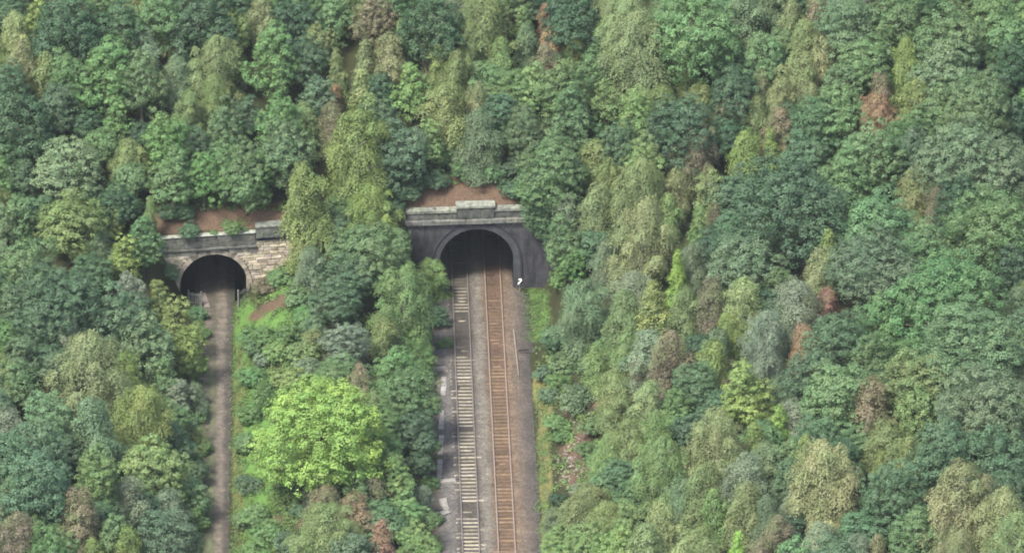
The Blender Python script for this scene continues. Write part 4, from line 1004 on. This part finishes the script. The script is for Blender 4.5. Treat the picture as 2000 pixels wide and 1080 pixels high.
def direction(dx, dy):
    a = math.degrees(math.atan2(-dy, dx)) % 360
    return ['right of', 'behind and right of', 'behind', 'behind and left of', 'left of', 'in front and left of', 'in front of', 'in front and right of'][int((a + 22.5) // 45) % 8]

def auto_label(e):
    u, v, w, k, c = e[:5]; kind = KN[k][1]; colour = PAL[c][1]
    cand = sorted(anchors, key=lambda a: (a[0] - u) ** 2 + (1.6 * (a[1] - v - 30)) ** 2)[:7]
    size = 'large ' if w > (125 if k in 'OA' else 100) else 'small ' if w < (70 if k in 'OA' else 50) else ''
    tries = []
    for near in ('just ', ''):
        for sz in ('', size):
            for a in cand[:3 if near else 7]:
                d = direction(u - a[0], v + 30 - a[1])
                tries.append(f'{sz}{colour} {kind} {near}{d} the {a[2]}')
    for a in cand[:4]:
        for b_ in cand[:5]:
            if a is not b_: tries.append(f'{size}{colour} {kind} {direction(u - a[0], v + 30 - a[1])} the {a[2]}, towards the {b_[2]}')
    for s in tries:
        s = ' '.join(s.split())
        if s not in used and len(s.split()) <= 16:
            used.add(s); return s
    s = f'{colour} {kind} in the outer wood'
    return s

CNT = {}
GRP = {'L': 'round-crowned trees of the wood', 'O': 'round-crowned trees of the wood', 'A': 'upright trees of the wood', 'B': 'birches of the wood', 'C': 'pointed birches of the wood', 'W': 'birches of the wood', 'S': 'shrubs on the banks'}
for e in T:
    u, v, w, k, c, h, key = e
    Wm = w / 20.3 * 1.06
    if h is None:
        h = HGT(k, Wm)
    g = on_terrain(u, v, h)
    if k == 'L': pk = 'L3'
    elif k == 'O': pk = 'O3' if Wm > 7.2 else 'O2' if Wm > 4.3 else 'O1'
    elif k == 'A': pk = 'A2' if Wm > 4.2 else 'A1'
    elif k == 'B': pk = 'B3' if Wm > 5.2 else 'B2' if Wm > 3.1 else 'B1'
    elif k == 'C': pk = 'C1'
    elif k == 'W': pk = 'W2'
    else: pk = 'S1'
    CNT[pk] = CNT.get(pk, -1) + 1
    W0, H0, crown, trunk = PROTO[pk][CNT[pk] % len(PROTO[pk])]
    lab = ANCH[key][0] if key else auto_label(e)
    root = link(KN[k][0], None, loc=(g[0], g[1], g[2] - 0.05), rot=(RNG.normal(0, 0.04), RNG.normal(0, 0.04), RNG.uniform(0, 6.28)))
    tag(root, lab, KN[k][2], GRP[k])
    sx = Wm / W0 * (1.12 if k in 'OB' and key is None else 1.0)        # crowns of the closed wood grow into each other
    sc_ = (sx * RNG.uniform(0.90, 1.10), sx * RNG.uniform(0.90, 1.10), h / H0)
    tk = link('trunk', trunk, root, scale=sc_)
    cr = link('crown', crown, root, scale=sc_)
    col = np.array(PAL[c][0]) * RNG.uniform(0.88, 1.14) * (1 + RNG.normal(0, 0.035, 3))
    cr.color = (*[float(max(q, 0.005)) for q in col], PATCHY.get(c, 1.0))
    e.append(lab)

# the wood goes on all round beyond the edge of the picture: one mass
rng = np.random.default_rng(77); PP, NN, TT, HH = [], [], [], []
ring = [(u, v) for u in range(-330, 2340, 75) for v in (-190, -120)] + [(u, v) for v in range(-60, 1240, 62) for u in (-240, -150, 2150, 2240)] + [(u, v) for u in list(range(-300, 380, 75)) + list(range(1120, 2340, 75)) for v in (1190, 1260)] + [(u, 1190) for u in range(500, 840, 75)]
for u, v in ring:
    h = rng.uniform(5.5, 9); r = rng.uniform(2.4, 3.6); g = on_terrain(u + rng.uniform(-25, 25), v + rng.uniform(-20, 20), h)
    nc = 26; D = sphere_dirs(nc, rng, -0.6)
    for dd in D:
        c0 = g + np.array([dd[0] * r * 0.75, dd[1] * r * 0.75, h * 0.55 + dd[2] * h * 0.36]); m = 34
        q = rng.normal(0, 1, (m, 3)) + dd * 0.6 + np.array([0, 0, 0.5]); q /= np.linalg.norm(q, axis=1)[:, None]
        PP.append(c0 + q * rng.uniform(0.5, 1.0, (m, 1)) * 0.95); NN.append(q); TT.append(np.clip(rng.uniform(0.25, 0.75) + rng.normal(0, 0.1, m), 0, 1)); HH.append(np.clip(rng.uniform(0.2, 0.8) + rng.normal(0, 0.1, m), 0, 1))
o = link('woodland', leaf_mesh('woodland', np.concatenate(PP), np.concatenate(NN), 0.42, np.concatenate(TT), np.concatenate(HH), rng)); o.color = (0.092, 0.165, 0.068, 1)
tag(o, 'dense wood continuing beyond the edges of the picture', 'woodland', kind='stuff')

# ------------------------------------------------------------------ undergrowth and grass
def scatter(name, label, cat, n, region, size, hgt, cols, seed):
    rng = np.random.default_rng(seed); P, Nn, tn, hu = [], [], [], []
    made = 0
    for (u0, u1, v0, v1, k) in region:
        for _ in range(k):
            u, v = rng.uniform(u0, u1), rng.uniform(v0, v1)
            if any(abs((u - 475) * 0.47 + (v - 628)) < 13 and 470 < u < 572 for _ in (0,)): continue        # keep the trail clear
            g = on_terrain(u, v)
            m = n; r = rng.uniform(0.3, 0.8)
            q = rng.normal(0, 1, (m, 3)); q /= np.linalg.norm(q, axis=1)[:, None]; q[:, 2] = np.abs(q[:, 2])
            P.append(g + q * np.array([r, r, hgt * rng.uniform(0.5, 1.3)]) * rng.uniform(0.7, 1.05, (m, 1))); Nn.append(q + np.array([0, 0, 0.5]))
            tn.append(np.clip(rng.uniform(0.2, 0.8) + rng.normal(0, 0.12, m), 0, 1)); hu.append(np.clip(rng.uniform(0.1, 0.9) + rng.normal(0, 0.08, m), 0, 1))
    me = leaf_mesh(name, np.concatenate(P), np.concatenate(Nn), size, np.concatenate(tn), np.concatenate(hu), rng)
    o = link(name, me); o.color = (*cols, 1); tag(o, label, cat, kind='stuff'); return o
scatter('undergrowth', 'low brambles and nettles covering the banks beside both lines', 'undergrowth', 60,
        [(462, 600, 600, 1080, 560), (600, 860, 620, 1080, 260), (1050, 1220, 680, 1060, 260), (366, 396, 600, 1080, 130), (310, 560, 396, 412, 30), (780, 1010, 335, 360, 24), (1040, 1130, 430, 560, 60), (505, 600, 520, 600, 60)], 0.16, 0.5, (0.095, 0.165, 0.050), 21)
scatter('grass', 'short bright grass on the verges beside the tracks', 'grass', 26,
        [(1006, 1078, 568, 668, 330), (462, 482, 590, 760, 110), (460, 476, 760, 1080, 150), (382, 404, 620, 1080, 200), (450, 468, 620, 1080, 120), (1052, 1074, 760, 1080, 200), (480, 560, 575, 612, 40), (430, 480, 430, 446, 30)], 0.13, 0.22, (0.088, 0.140, 0.050), 22)

# ivy hanging over the far end of the brick portal
rng = np.random.default_rng(31); P, Nn, tn, hu = [], [], [], []
for _ in range(900):
    z = rng.uniform(0.0, 9.0); edge = np.interp(z, [0, 2.6, 5.2, 6.9, 9.0], [8.7, 7.7, 6.5, 5.0, 4.5]) + rng.normal(0, 0.22)
    x = edge + rng.uniform(0, 1) ** 1.3 * (11.2 - edge); m = 26; r = rng.uniform(0.2, 0.5)
    yo = -0.15 - rng.uniform(0, 0.55) - (0.35 if z > 6.6 else 0.0)
    q = rng.normal(0, 1, (m, 3)); q /= np.linalg.norm(q, axis=1)[:, None]; q[:, 1] = -np.abs(q[:, 1])
    P.append(np.array([x, yo, z]) + q * r); Nn.append(q + np.array([0, -0.3, 0.6])); tn.append(np.clip(rng.uniform(0.25, 0.75) + rng.normal(0, 0.06, m), 0, 1)); hu.append(np.clip(rng.uniform(0.2, 0.8) + rng.normal(0, 0.06, m), 0, 1))
o = link('ivy', leaf_mesh('ivy', np.concatenate(P), np.concatenate(Nn), 0.17, np.concatenate(tn), np.concatenate(hu), rng), rot=(0, 0, RP_ROT)); o.color = (0.072, 0.135, 0.062, 1)
tag(o, 'green ivy curtain hanging over the grassy end of the brick portal', 'ivy')

# stones and leaf litter lying on the dirt track
st_ = MB(); random.seed(9)
for i in range(420):
    y = random.uniform(-72, LP[1] - 1); x = float(path_x(y)) + random.uniform(-1.9, 1.9); r = random.uniform(0.03, 0.10)
    vv = [(x + r * random.uniform(0.6, 1.3) * a_, y + r * random.uniform(0.6, 1.3) * b_, 0.05 + 0.5 * r * c_) for a_, b_, c_ in [(1, 0, 0), (0, 1, 0), (-1, 0, 0), (0, -1, 0), (0, 0, 1), (0, 0, -1)]]
    st_.add(vv, [(0, 1, 4), (1, 2, 4), (2, 3, 4), (3, 0, 4), (1, 0, 5), (2, 1, 5), (3, 2, 5), (0, 3, 5)])
o = st_.build('pebbles', M['rock']); tag(o, 'small stones strewn along the dirt track', 'pebbles', kind='stuff')

# ------------------------------------------------------------------ thin summer haze over the whole valley
mt, nt, b = new_mat('haze')
nt.nodes.remove(b)
pv = nt.nodes.new('ShaderNodeVolumePrincipled')
pv.inputs['Color'].default_value = (0.80, 0.90, 1.0, 1)
pv.inputs['Density'].default_value = HAZE
pv.inputs['Anisotropy'].default_value = 0.0
nt.links.new(pv.outputs[0], nt.nodes['Material Output'].inputs['Volume'])
top = float(CAM[2]) + 4.0
o = MB().box(-905, 905, -1105, 905, -3.0, top).build('haze', mt)
tag(o, 'thin bluish haze in the air over the valley', 'haze', kind='stuff')
